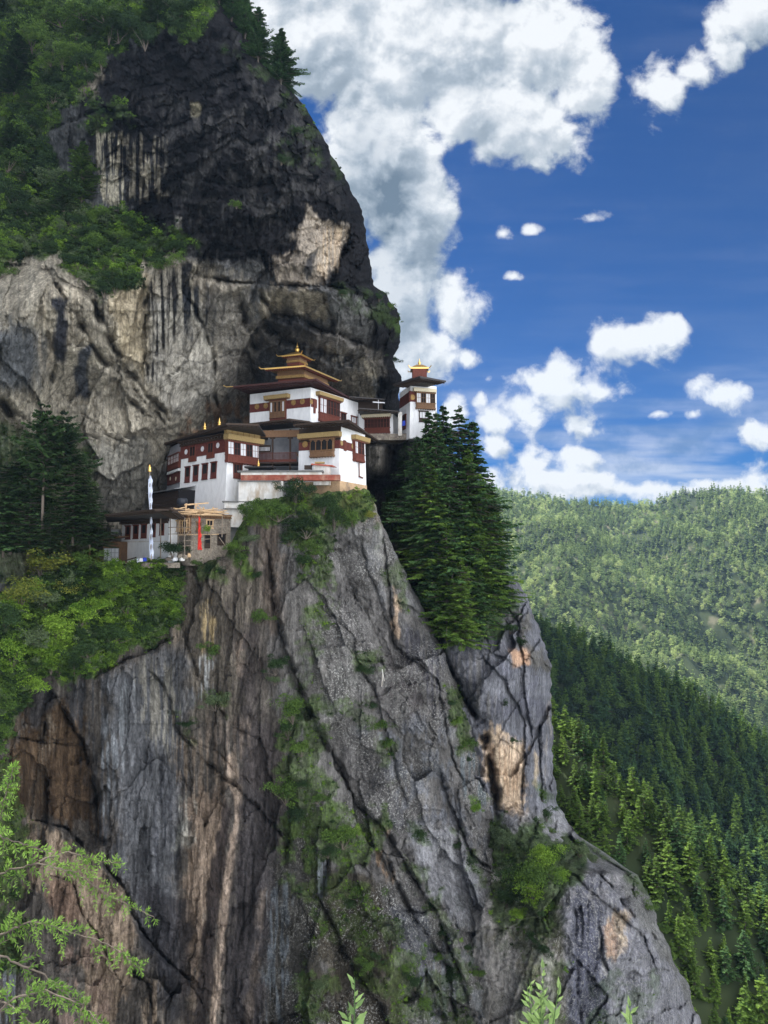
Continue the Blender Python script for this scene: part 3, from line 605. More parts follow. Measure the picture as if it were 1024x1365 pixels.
# ------------------------------------------------------------------ valley and mountains
def crest(pts):                                 # pixels + distance -> arrays of the crest
    a = np.array([P(u, v, d) for u, v, d in pts]); return a
cE = crest([(560,760,660),(640,795,610),(715,838,560),(800,872,525),(860,902,500),(930,940,475),(1024,1000,450),(1150,1075,425),(1350,1200,400),(1700,1400,370)])
cF = crest([(640,880,262),(700,930,245),(740,965,232),(800,1015,222),(870,1080,212),(950,1155,203),(1024,1225,196),(1150,1340,188),(1300,1480,180)])
cG = crest([(380,590,2100),(560,630,2000),(640,652,1900),(700,662,1850),(760,670,1850),(830,676,1850),(875,672,1800),(910,659,1750),(960,655,1700),(1024,658,1680),(1150,640,1650),(1400,600,1600),(1900,560,1500)])
def ridge(c, x, y, sf, sb, nz=None):
    o = np.argsort(c[:, 0]); c = c[o]
    yc = np.interp(x, c[:, 0], c[:, 1]); zc = np.interp(x, c[:, 0], c[:, 2])
    s = (c[-1, 2]-c[-2, 2])/(c[-1, 0]-c[-2, 0]); zc = np.where(x > c[-1, 0], c[-1, 2]+s*(x-c[-1, 0]), zc)
    s0 = (c[1, 2]-c[0, 2])/(c[1, 0]-c[0, 0]); zc = np.where(x < c[0, 0], c[0, 2]+np.maximum(s0*(x-c[0, 0]), -40), zc)
    d = yc-y
    return zc-np.where(d > 0, sf*d, -sb*d), yc
def height(x, y):
    zF, yF = ridge(cF, x, y, .95, .75); zF = zF+fbm(x/40, y/40, 4, 201)*3.5*sstep(np.abs(yF-y), 0, 30)
    zE, yE = ridge(cE, x, y, .62, .55)
    gul = fbm(x/75, y/300, 4, 203); zE = zE+gul*16*sstep(np.abs(yE-y), 0, 90)+fbm(x/40, y/40, 3, 205)*3
    zG, yG = ridge(cG, x, y, .47, .4)
    r = 1-np.abs(vnoise(x/330+.35*vnoise(x/500, y/500, 9), y/1500, 207)); dG = sstep(yG-y, 0, 350)
    zG = zG+(r-.6)*120*dG+fbm(x/140, y/220, 4, 209)*34*dG+fbm(x/60, y/60, 3, 211)*5
    fl = -330+fbm(x/200, y/200, 3, 213)*15
    zM = -300+715*np.exp(-.5*((x+95)/100)**2-.5*((y-690)/(85+.35*np.abs(x+95)))**2)-np.abs(fbm(x/70, y/70, 5, 217))*62-np.abs(vnoise(x/28+3, y/90, 219))*22     # unseen massif, added behind the precipice to shade the middle ridge
    zM = np.where(x > 75, -400, zM)
    z = np.maximum(np.maximum(zF, zE), np.maximum(zG, fl)); wM = zM > z+1; z = np.maximum(z, zM)
    return z, np.argmax(np.stack([zF, zE, zG, fl]), 0)
def build_terrain():
    xs = np.concatenate([np.arange(-720, -400, 40), np.arange(-400, 30, 14), np.arange(30, 330, 3.0), np.arange(330, 1700, 9), np.arange(1700, 2300, 50)])
    ys = np.concatenate([np.arange(-280, 120, 40), np.arange(120, 300, 3.0), np.arange(300, 700, 5), np.arange(700, 2400, 11), np.arange(2400, 2700, 50)])
    X, Y = np.meshgrid(xs, ys); Z, w = height(X, Y)
    # ground under and behind the precipices: with the massif shaped to shade the middle ridge
    me = np_mesh('terrain', np.stack([X, Y, Z], -1).reshape(-1, 3), grid_faces(len(ys), len(xs)))
    m, n, l, b = new_mat('forest_floor', 1)
    tc = N(n, 'ShaderNodeTexCoord'); q = N(n, 'ShaderNodeTexNoise'); q.inputs['Scale'].default_value = .03; q.inputs['Detail'].default_value = 8; l.new(tc.outputs['Object'], q.inputs[0])
    cr = N(n, 'ShaderNodeValToRGB'); l.new(q.outputs[0], cr.inputs[0]); e = cr.color_ramp.elements
    e[0].position = .35; e[0].color = (.018, .03, .012, 1); e[1].position = .72; e[1].color = (.16, .15, .10, 1); k = e.new(.6); k.color = (.04, .055, .022, 1)
    l.new(cr.outputs[0], b.inputs['Base Color'])
    return tag(link('ground', me, m), kind='structure')
build_terrain()
# ------------------------------------------------------------------ vegetation
def leaf_mat(name, c1, c2, tr=.25):
    m, n, l, b = new_mat(name, .75); b.inputs['Specular IOR Level'].default_value = .12
    at = N(n, 'ShaderNodeAttribute', attribute_name='tint'); oi = N(n, 'ShaderNodeObjectInfo')
    a = N(n, 'ShaderNodeMath', operation='MULTIPLY_ADD'); l.new(oi.outputs['Random'], a.inputs[0]); a.inputs[1].default_value = .5; l.new(at.outputs['Fac'], a.inputs[2])
    s = N(n, 'ShaderNodeMath', operation='SUBTRACT', use_clamp=True); l.new(a.outputs[0], s.inputs[0]); s.inputs[1].default_value = .25
    mx = N(n, 'ShaderNodeMix', data_type='RGBA'); l.new(s.outputs[0], mx.inputs[0])
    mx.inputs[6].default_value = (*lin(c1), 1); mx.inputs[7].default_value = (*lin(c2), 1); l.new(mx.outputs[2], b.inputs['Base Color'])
    t = N(n, 'ShaderNodeBsdfTranslucent'); l.new(mx.outputs[2], t.inputs[0]); ms = N(n, 'ShaderNodeMixShader'); ms.inputs[0].default_value = tr
    l.new(b.outputs[0], ms.inputs[1]); l.new(t.outputs[0], ms.inputs[2]); l.new(ms.outputs[0], n['Material Output'].inputs[0])
    return m
LM = {'dark': leaf_mat('leaf_dark', (28,44,28), (58,80,44)), 'mid': leaf_mat('leaf_mid', (42,64,30), (94,120,54)), 'bright': leaf_mat('leaf_bright', (60,92,30), (126,156,58)),
      'yellow': leaf_mat('leaf_yellow', (66,80,34), (130,134,58)), 'grey': leaf_mat('leaf_grey', (56,72,52), (98,112,78)), 'pine': leaf_mat('needle_dark', (34,58,36), (76,106,60), .25),
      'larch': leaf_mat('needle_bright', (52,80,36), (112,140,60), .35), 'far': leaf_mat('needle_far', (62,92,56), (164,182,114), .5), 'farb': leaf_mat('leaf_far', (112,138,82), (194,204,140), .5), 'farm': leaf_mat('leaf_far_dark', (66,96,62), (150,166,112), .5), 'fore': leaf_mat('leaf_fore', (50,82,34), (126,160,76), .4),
      'dry': leaf_mat('leaf_dry', (86,74,52), (128,112,84), .1)}
bm_, bn, bl, bb = new_mat('bark', .95)
q = N(bn, 'ShaderNodeTexNoise'); q.inputs['Scale'].default_value = 6; q.inputs['Detail'].default_value = 5
cr_ = N(bn, 'ShaderNodeValToRGB'); bl.new(q.outputs[0], cr_.inputs[0]); cr_.color_ramp.elements[0].color = (.05, .04, .033, 1); cr_.color_ramp.elements[1].color = (.19, .16, .13, 1)
bl.new(cr_.outputs[0], bb.inputs[0]); BARK = bm_

class Buf:                                       # gathers quads with a tint each
    def __init__(s): s.v = []; s.t = []
    def leaves(s, c, nrm, along, ln, wd, tint):
        # c (n,3) centres, along (n,3) long axis, nrm (n,3) about the normal
        along = along/np.linalg.norm(along, axis=1, keepdims=True)
        side = np.cross(along, nrm); side /= np.linalg.norm(side, axis=1, keepdims=True)+1e-9
        ln = np.asarray(ln).reshape(-1, 1)*.5; wd = np.asarray(wd).reshape(-1, 1)*.5
        q = np.stack([c-along*ln, c+side*wd-along*ln*.1, c+along*ln, c-side*wd-along*ln*.1], 1)
        s.v.append(q.reshape(-1, 3)); s.t.append(np.repeat(tint, 4))
    def mesh(s, name, smooth=False):
        v = np.concatenate(s.v); t = np.concatenate(s.t)
        return np_mesh(name, v, np.arange(len(v)).reshape(-1, 4), {'tint': t}, smooth)
    def n(s): return sum(len(a) for a in s.v)
def tube(pts, rad, k=6):                         # swept tube, returns verts, quads
    pts = np.asarray(pts, float); rad = np.asarray(rad, float); V = []; n = len(pts)
    for i in range(n):
        d = pts[min(i+1, n-1)]-pts[max(i-1, 0)]; d /= np.linalg.norm(d)+1e-9
        a = np.cross(d, (0, 0, 1.) if abs(d[2]) < .9 else (1., 0, 0)); a /= np.linalg.norm(a); b = np.cross(d, a)
        th = np.arange(k)*2*math.pi/k
        V.append(pts[i]+rad[i]*(np.cos(th)[:, None]*a+np.sin(th)[:, None]*b))
    V = np.concatenate(V); f = []
    for i in range(n-1):
        for j in range(k): f.append((i*k+j, i*k+(j+1) % k, (i+1)*k+(j+1) % k, (i+1)*k+j))
    return V, np.array(f)
def tubes_mesh(name, lst):
    V, Fq, o = [], [], 0
    for p, r, k in lst:
        v, f = tube(p, r, k); V.append(v); Fq.append(f+o); o += len(v)
    return np_mesh(name, np.concatenate(V), np.concatenate(Fq))
def rnd_dir(rg, n):
    v = rg.normal(size=(n, 3)); return v/np.linalg.norm(v, axis=1, keepdims=True)

def shrub_meshes(seed, n=2600, clumps=16, flat=1.0, leaf=.085):
    rg = np.random.default_rng(seed); B = Buf()
    cs = rg.normal(size=(clumps, 3))*(.42, .34, .32*flat); cs[:, 2] += .66*flat; cs[:, 2] = np.maximum(cs[:, 2], .1)
    rs = rg.uniform(.22, .46, clumps); per = (rs**2/np.sum(rs**2)*n).astype(int)
    for c, r, k in zip(cs, rs, per):
        d = rnd_dir(rg, k); d[:, 2] = np.abs(d[:, 2])*.9-.25*(rg.random(k) < .35); rr = r*(.55+.5*rg.random(k)**.5)*(1+.25*np.sin(d[:, 0]*7+c[0]*9)*np.cos(d[:, 1]*6+d[:, 2]*5))
        p = c+d*rr[:, None]; al = rnd_dir(rg, k)*.8+d*.6; nn = d+rnd_dir(rg, k)*.7
        B.leaves(p, nn, al, leaf*rg.uniform(.7, 1.5, k), leaf*.6*rg.uniform(.7, 1.3, k), np.clip(rg.normal(.5+.25*(rg.random()-.5), .22, k), 0, 1))
    st = []
    for c, r in list(zip(cs, rs))[:9]:
        m = c*.4+rg.normal(size=3)*.05; st.append(([(0, 0, -.1), m, c*.75], (.022, .014, .006), 5))
    return B.mesh('foliage'), tubes_mesh('stem', st)
SHR = [shrub_meshes(s, 2600 if s < 4 else 1800, 17, f) for s, f in zip(range(6), (1, .8, 1.15, .7, .9, .55))]
TUFT = [shrub_meshes(50+s, 260, 7, .6, .22)[0] for s in range(4)]

def conifer(seed, H=1.0, levels=40, bpl=7, tw=13, wid=.2, start=.08, sparse=0.0, top='cone', droop=.25, tl=.055, twd=.013, trunk=True, up=0.0):
    rg = np.random.default_rng(seed); B = Buf(); st = []
    tr_r = .014
    bend = rg.normal(size=2)*.01
    for i in range(levels):
        f = (i+rg.random())/levels; z = start+(1-start)*f
        if top == 'cone': L = wid*(1-f)**.8*(.75+.5*rg.random())+.012
        else: L = wid*(math.sin(math.pi*min(1, .12+.88*f)**1.2)*.9+.12)*(.5+.8*rg.random())
        if rg.random() < sparse: continue
        a0 = rg.random()*6.28
        for b in range(bpl):
            if rg.random() < .12+sparse*.5: continue
            a = a0+b*6.28/bpl+rg.normal()*.3; l = L*rg.uniform(.45, 1.25)*(1+.28*math.sin(a*2+f*9+seed))
            dz = (rg.random()-.5)*2.4*(1-start)/levels; dx = np.array([math.cos(a), math.sin(a), 0]); n = max(3, int(tw*(.35+l/wid)))
            t = (np.arange(n)+rg.random(n))/n; t = .12+.88*t
            zz = z+dz+up*l*t-droop*l*t**1.6*1.2*(1-f*.6)+.10*l*t**4
            c = dx*(l*t)[:, None]; c[:, 2] += zz; side = np.array([-dx[1], dx[0], 0])
            for sg in (-1, 1):
                wl_ = tl*(.45+.75*(1-t))*(.8+.5*rg.random(n))*(.32+.8*min(1, l/wid))
                al = dx*.75+sg*side*.8+np.stack([np.zeros(n), np.zeros(n), -.18-.35*rg.random(n)], -1)+rg.normal(size=(n, 3))*.16
                al /= np.linalg.norm(al, axis=1, keepdims=True)
                nn = np.array([0, 0, 1.])+rg.normal(size=(n, 3))*.45
                tint = np.clip(.28+.45*t+rg.normal(size=n)*.14+.1*rg.normal(), 0, 1)
                B.leaves(c+al*(wl_*.5)[:, None], nn, al, wl_, np.full(n, twd*1.25)*(.8+.5*rg.random(n)), tint)
            if l > .05 and levels > 18: st.append(([(0, 0, z), dx*l*.5+np.array([0, 0, z+up*l*.5-droop*l*.3]), dx*l*.9+np.array([0, 0, z+up*l*.9-droop*l*.9])], (.003, .002, .0008), 4))
    if trunk: st.append(([(0, 0, -.04), (bend[0], bend[1], .35), (0, 0, .7), (0, 0, 1.0)], (tr_r, tr_r*.75, tr_r*.4, .001), 7))
    # leading shoot
    B.leaves(np.array([[0, 0, 1.0]]), np.array([[1., 0, 0]]), np.array([[0, 0, 1.]]), [.05], [.012], np.array([.6]))
    for v in B.v: v *= H
    return B.mesh('crown'), (tubes_mesh('trunk', st) if st else None)
print('protos')
CON = [conifer(s, 1, 54, 7, 19, w, .05, .04, 'cone', d, .056, .012) for s, w, d in ((1, .25, .2), (2, .28, .12), (3, .22, .28), (4, .30, .16), (5, .25, .1))]
CONM = [conifer(s, 1, 20, 7, 9, w, .05, 0, 'cone', .22, .075, .028) for s, w in ((11, .24), (12, .20), (13, .28), (14, .22))]
PIN = [conifer(s, 1, 34, 6, 13, .25, .40, .25, 'round', .05, .07, .018, up=.1) for s in (21, 22)]
def broad(seed, n=900):
    f, s = shrub_meshes(seed, n, 13, 1.3, .17); return f
FARP = [conifer(s, 1, 9, 6, 5, .27, .05, 0, 'cone', .2, .15, .07)[0] for s in (31, 32)]+[broad(33, 420), broad(34, 420)]
EPRO = [conifer(s, 1, 15, 7, 7, w, .05, 0, 'cone', .2, .1, .04)[0] for s, w in ((41, .26), (42, .22))]+[broad(43, 800), broad(44, 800)]

# ---- scattering as one object for what nobody could count
def proto_coll(name, meshes, mats):
    c = bpy.data.collections.new(name)
    for i, (me, m) in enumerate(zip(meshes, mats)):
        me = me.copy() if me.users else me; o = bpy.data.objects.new('%s_%02d' % (name, i), me); me.materials.clear(); me.materials.append(m); c.objects.link(o)
    return c
def scatter(name, pts, scl, rot, idx, coll, label, cat):
    me = bpy.data.meshes.new(name); me.vertices.add(len(pts)); me.vertices.foreach_set('co', np.asarray(pts, np.float32).ravel())
    a = me.attributes.new('scl', 'FLOAT_VECTOR', 'POINT'); s = np.asarray(scl, np.float32); s = s if s.ndim == 2 else np.stack([s, s, s], -1); a.data.foreach_set('vector', s.ravel())
    a = me.attributes.new('rot', 'FLOAT_VECTOR', 'POINT'); a.data.foreach_set('vector', np.asarray(rot, np.float32).ravel())
    a = me.attributes.new('idx', 'INT', 'POINT'); a.data.foreach_set('value', np.asarray(idx, np.int32))
    o = link(name, me)
    g = bpy.data.node_groups.new('scatter_'+name, 'GeometryNodeTree'); g.is_modifier = True
    g.interface.new_socket('Geometry', in_out='INPUT', socket_type='NodeSocketGeometry'); g.interface.new_socket('Geometry', in_out='OUTPUT', socket_type='NodeSocketGeometry')
    n, l = g.nodes, g.links; gi, go = n.new('NodeGroupInput'), n.new('NodeGroupOutput')
    ip = n.new('GeometryNodeInstanceOnPoints'); ci = n.new('GeometryNodeCollectionInfo'); ci.inputs[0].default_value = coll; ci.inputs['Separate Children'].default_value = True; ci.inputs['Reset Children'].default_value = True
    def na(nm, t):
        q = n.new('GeometryNodeInputNamedAttribute'); q.data_type = t; q.inputs[0].default_value = nm; return [s for s in q.outputs if s.enabled and s.name == 'Attribute'][0]
    l.new(gi.outputs[0], ip.inputs['Points']); l.new(ci.outputs[0], ip.inputs['Instance']); ip.inputs['Pick Instance'].default_value = True
    l.new(na('idx', 'INT'), ip.inputs['Instance Index']); l.new(na('rot', 'FLOAT_VECTOR'), ip.inputs['Rotation']); l.new(na('scl', 'FLOAT_VECTOR'), ip.inputs['Scale'])
    l.new(ip.outputs[0], go.inputs[0])
    md = o.modifiers.new('scatter', 'NODES'); md.node_group = g
    return tag(o, label, cat, kind='stuff')
rg = np.random.default_rng(7)
def jgrid(x0, x1, y0, y1, s):
    x, y = np.meshgrid(np.arange(x0, x1, s), np.arange(y0, y1, s)); x = x+rg.uniform(-.45, .45, x.shape)*s; y = y+rg.uniform(-.45, .45, x.shape)*s
    return x.ravel(), y.ravel()
def proj(x, y, z):
    cp, sp = math.cos(PITCH), math.sin(PITCH); yy = y*cp+z*sp; zz = -y*sp+z*cp
    return CU+F*x/yy, CV-F*zz/yy
# far mountain
x, y = jgrid(120, 1700, 620, 2050, 10.2); z, w = height(x, y); u, v = proj(x, y, z)
yG = ridge(cG, x, y, .47, .4)[1]
bare = fbm(x/45, y/90, 4, 301)
k = ((w == 2) | (w == 3)) & (u > 560) & (u < 1180) & (y < yG+60) & (bare < .62) & (v < 1120)
x, y, z = x[k], y[k], z[k]; n_ = len(x); kd = fbm(x/110, y/160, 3, 303)+rg.normal(size=n_)*.5
ix = np.where(kd > .15, 2+(rg.random(n_) < .5), (rg.random(n_) < .5)*1); sc_ = np.where(ix < 2, rg.uniform(11, 24, n_), rg.uniform(4.2, 9.5, n_))
print('far', n_)
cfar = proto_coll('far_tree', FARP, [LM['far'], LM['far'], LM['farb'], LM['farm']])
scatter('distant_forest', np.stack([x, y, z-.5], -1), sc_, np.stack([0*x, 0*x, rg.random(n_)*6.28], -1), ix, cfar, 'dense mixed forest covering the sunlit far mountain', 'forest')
# middle ridge
x, y = jgrid(40, 520, 330, 760, 5.0); z, w = height(x, y); yE = ridge(cE, x, y, .62, .55)[1]; u, v = proj(x, y, z)
k = (w == 1) & (y < yE+40) & (u > 640) & (u < 1200) & (v < 1500); x, y, z, yE = x[k], y[k], z[k], yE[k]; n_ = len(x)
kd = fbm(x/50, y/60, 3, 313)+rg.normal(size=n_)*.4-.5+sstep(yE-y, 10, 60)*.5
ix = np.where(kd > 0.1, 2+(rg.random(n_) < .5), (rg.random(n_) < .5)*1); sc_ = np.where(ix < 2, rg.uniform(11, 19, n_), rg.uniform(3.6, 6.2, n_))
print('mid', n_)
cmid = proto_coll('ridge_tree', EPRO, [LM['pine'], LM['larch'], LM['dark'], LM['mid']])
scatter('ridge_forest', np.stack([x, y, z-.5], -1), sc_, np.stack([0*x, 0*x, rg.random(n_)*6.28], -1), ix, cmid, 'dark forest covering the ridge behind the near slope', 'forest')
# woods covering the added, unseen massif behind the precipice
x, y = jgrid(-360, 78, 470, 800, 9.0); z, w = height(x, y); k = z > -150; x, y, z = x[k], y[k], z[k]; n_ = len(x); ix = (rg.random(n_)*4).astype(int)
scatter('shade_massif_forest', np.stack([x, y, z-.5], -1), np.where(ix < 2, rg.uniform(9, 17, n_), rg.uniform(3.5, 6, n_)), np.stack([0*x, 0*x, rg.random(n_)*6.28], -1), ix, cmid, 'forest on the added mountain hidden behind the cliff', 'forest')
# ground cover clinging to the cliffs
def cover(M, n, smin, smax, seed, name, label, msk=None):
    r = np.random.default_rng(seed); wgt = M.moss.copy()**1.3; 
    if msk is not None: wgt = wgt*msk
    wgt[:3] = 0; wgt = (wgt*(M.D**2)).ravel(); wgt /= wgt.sum()
    i = r.choice(len(wgt), n, p=wgt); p = M.X.reshape(-1, 3)[i]+r.normal(size=(n, 3))*.3; mo = M.moss.ravel()[i]
    s = (smin+(smax-smin)*r.random(n)**2.2)*(.5+.6*mo)
    rot = np.stack([r.normal(size=n)*.25+.35, r.normal(size=n)*.2, r.random(n)*6.28], -1)
    kk = fbm(p[:, 0]/7, p[:, 2]/7, 2, seed)+r.normal(size=n)*.35
    ix = np.where(kk > .35, 2, np.where(kk > -.2, 1, 0)); ix = np.where(r.random(n) < .12, 3, ix)
    return scatter(name, p, s, rot, ix, ctuft, label, 'undergrowth')
ctuft = proto_coll('tuft', TUFT, [LM['dark'], LM['mid'], LM['bright'], LM['grey']])
topz = sstep(poly_sd(BK.U, BK.V, [(-60,-90),(300,-90),(285,30),(180,150),(265,320),(190,400),(-60,390)]), -10, 10)
cover(BK, 9000, .5, 1.7, 401, 'cliff_undergrowth', 'dense green scrub overgrowing the upper left of the cliff', topz)
cover(BK, 3600, .3, .9, 402, 'rock_tufts', 'small green tufts rooted on the far buttress and overhang', 1-topz)
slopez = sstep(poly_sd(FR.U, FR.V, front_moss[0][0]), -12, 6)
cover(FR, 5200, .45, 1.3, 403, 'slope_undergrowth', 'green undergrowth on the slope beneath the lowest white building', slopez)
cover(FR, 5200, .18, .62, 404, 'crack_tufts', 'little ferns and grass in the cracks of the near precipice', 1-slopez)

# ---- single shrubs
def shrub(u, v, r, mat, label, group, M=None, big=1.0, D=None, nm='shrub'):
    rr = random.Random(int(u*7919+v*104729)); i = rr.randrange(6)
    p = surf(M or FR, u, v+r*.65) if D is None else PV(u, v+r*.65, D); s = r*p.y/F*1.05*big
    o = empty(nm, p+Vector((0, -.25*s, -.1*s)), rr.random()*6.28, label=label, cat='shrub', group=group)
    o.scale = (s*rr.uniform(.9, 1.2), s*rr.uniform(.8, 1.1), s*rr.uniform(.85, 1.1))
    for me, nm_, mt in ((SHR[i][0], 'foliage', LM[mat]), (SHR[i][1], 'stem', BARK)):
        if not me.materials: me.materials.append(None)
        c = bpy.data.objects.new(nm_, me); C.objects.link(c); c.parent = o; c.material_slots[0].link = 'OBJECT'; c.material_slots[0].material = mt
    return o
def shrubs(lst, label, group, M=None, nm='shrub'):
    for q in lst: shrub(q[0], q[1], q[2], q[3], label, group, M, nm=nm)
shrubs([(395,652,26,'dark'),(432,668,22,'dark'),(372,676,22,'mid'),(408,696,26,'dark'),(346,668,17,'mid'),(340,694,18,'mid'),(325,680,13,'mid'),(445,690,20,'dark'),(470,690,14,'mid'),(385,712,18,'dark'),(418,728,18,'mid'),(402,745,15,'dark'),(414,640,16,'dark'),(385,640,14,'dark')],
    'leafy green shrub in the thicket under the white parapet wall', 'shrubs under the parapet wall')
shrub(492, 684, 9, 'yellow', 'small yellow green bush on the rock corner under the white corner building', None)
shrubs([(318,722,17,'mid'),(326,742,13,'mid'),(346,765,11,'dark'),(335,715,14,'grey')], 'rounded shrub on the ledge right of the scaffolded stone building', 'shrubs right of the scaffolding')
shrubs([(280,752,15,'dark'),(262,746,9,'mid'),(296,758,9,'dark')], 'dark shrub overhanging the cliff edge under the scaffolded building', 'shrubs at the cliff edge')
shrub(354, 818, 17, 'mid', 'bright tufted shrub beside the long diagonal crack high on the bare face', None)
shrub(285, 868, 14, 'mid', 'lone green shrub in the middle of the tan streaked face', None)
shrub(288, 932, 17, 'grey', 'grey green shrub on the small ledge below the lone green shrub', None)
shrub(250, 962, 11, 'dark', 'dark little shrub in the hollow on the left streaked face', None)
shrubs([(370,885,17,'dark'),(392,945,22,'mid'),(386,968,20,'dark'),(402,995,15,'mid'),(368,905,10,'grey'),(382,1055,20,'mid'),(394,1078,16,'dark'),(400,1040,12,'dark')], 'green shrub growing in the wet gully beside the diagonal crack', 'shrubs in the wet gully')
shrub(488, 884, 17, 'dark', 'dark bush on the shelf at the middle of the grey face', None)
shrubs([(508,962,14,'mid'),(516,988,12,'mid'),(498,938,9,'dark'),(520,1005,8,'dark')], 'ferny shrub in the crack below the shelf of the grey face', 'shrubs in the crack below the shelf')
shrubs([(456,1112,22,'mid'),(438,1130,15,'dark'),(476,1104,11,'bright'),(482,1182,18,'mid'),(468,1200,13,'dark'),(424,1062,10,'mid')], 'green shrub on the mossy shelf at the foot of the diagonal crack', 'shrubs on the mossy shelf')
shrubs([(617,985,15,'mid'),(608,958,12,'mid'),(622,1008,9,'dark'),(600,935,8,'dark')], 'green shrub inside the deep chimney between the two rock faces', 'shrubs in the chimney')
shrub(634, 1077, 10, 'bright', 'bright green bush at the foot of the chimney left of the orange rock', None)
shrubs([(560,1110,11,'dark'),(612,1125,9,'dark'),(626,1145,8,'dark'),(590,1242,10,'dark'),(584,1270,11,'mid'),(602,1300,12,'dark'),(622,1262,8,'dark'),(636,1296,10,'mid'),(553,1308,12,'dark'),(562,1330,13,'mid'),(540,1292,9,'mid'),(490,1288,11,'mid'),(502,1270,8,'dark'),(426,1310,11,'grey'),(430,1240,9,'mid'),(575,1205,8,'dark')],
    'small dark shrub in the slanting cracks near the foot of the grey face', 'shrubs in the slanting cracks')
shrubs([(700,1150,34,'mid'),(688,1172,28,'dark'),(722,1134,24,'bright'),(712,1188,22,'bright'),(742,1158,15,'bright'),(674,1198,15,'dark'),(690,1214,12,'bright'),(732,1204,13,'mid'),(716,1165,26,'mid'),(738,1132,16,'mid')],
    'lush green bush on the ledge between the orange rock and the lower slabs', 'bushes on the lush ledge', BK)
shrubs([(668,1118,19,'grey'),(660,1102,12,'grey'),(770,1130,15,'grey'),(792,1140,12,'grey'),(752,1118,9,'grey')], 'grey green bush at the edge of the lush ledge', 'grey bushes beside the lush ledge', BK)
shrubs([(708,1246,9,'dark'),(724,1264,11,'dark'),(715,1252,8,'dark')], 'small dark bush on the pale mossy rock below the lush ledge', 'bushes below the lush ledge', BK)
shrubs([(722,1062,9,'mid'),(727,1085,11,'dark'),(734,1104,8,'mid'),(682,985,7,'dark'),(672,935,8,'dark'),(692,856,10,'dark'),(678,836,12,'dark')], 'small shrub in a crack of the far buttress right of the chimney', 'shrubs on the far buttress', BK)
shrubs([(862,1205,10,'mid'),(845,1190,8,'grey'),(880,1235,8,'mid')], 'shrub on the crest of the lower right slabs', 'shrubs on the lower right crest', BK)
shrubs([(60,748,30,'yellow'),(92,772,26,'yellow'),(30,786,30,'yellow'),(62,790,26,'grey'),(10,815,26,'dark'),(112,748,20,'mid'),(125,740,13,'yellow')], 'yellow green bush on the slope left of the gridded door', 'yellow green bushes left of the buildings')
shrubs([(150,770,22,'mid'),(188,768,20,'mid'),(222,772,16,'bright'),(170,800,24,'mid'),(205,805,20,'mid'),(228,808,12,'bright'),(128,795,24,'bright'),(110,818,24,'bright'),(150,838,24,'dark'),(188,838,20,'dark'),(216,838,14,'mid'),(80,838,28,'bright'),(50,838,26,'grey'),(118,858,22,'dark'),(160,864,16,'mid'),
    (20,868,28,'bright'),(70,878,24,'bright'),(100,886,16,'dark'),(35,905,22,'bright'),(5,925,24,'mid'),(-10,880,26,'bright'),(0,965,20,'mid'),(-20,1000,24,'mid'),(-5,830,24,'mid')], 'green bush in the dense scrub slope under the lowest white building', 'bushes of the scrub slope')
# dense scrub high up: individually placed bushes
rs_ = random.Random(5); lst = []
for poly, n_, sz in (([(-20,-20),(285,-40),(275,40),(190,60),(120,110),(60,180),(100,250),(-20,300)], 62, (13, 26)), ([(-20,270),(120,270),(190,300),(262,325),(230,350),(190,375),(130,392),(80,350),(-20,370)], 44, (10, 19))):
    pa = np.array(poly); c = 0
    while c < n_:
        a, b = rs_.uniform(pa[:, 0].min(), pa[:, 0].max()), rs_.uniform(pa[:, 1].min(), pa[:, 1].max())
        if poly_sd(np.array([a]), np.array([b]), poly)[0] > 2: lst.append((a, b, rs_.uniform(*sz), rs_.choice(['dark', 'dark', 'mid', 'mid', 'grey', 'dark']))); c += 1
shrubs(lst, 'green bush among the dense scrub on the upper left of the cliff', 'bushes of the upper scrub', BK)
shrubs([(520,405,9,'mid'),(528,425,8,'mid'),(505,396,8,'dark'),(512,470,7,'dark'),(534,478,8,'dark'),(455,388,7,'dark')], 'low bush on the rim of the overhang beside the open sky', 'bushes on the overhang rim', BK)
shrubs([(315,272,8,'mid'),(382,190,8,'dark'),(395,175,9,'dark'),(375,215,9,'dark')], 'small bush on the dark upper cliff face', 'bushes on the dark face', BK)
shrubs([(20,640,30,'dark'),(60,660,30,'dark'),(100,680,26,'dark'),(10,700,28,'dark'),(80,715,24,'mid'),(120,700,16,'dark'),(40,720,24,'dark'),(110,650,16,'mid'),(130,725,12,'dark'),(135,680,14,'dark')], 'dark bush in the shade beneath the tall pines by the cliff foot', 'bushes beneath the tall pines', BK)

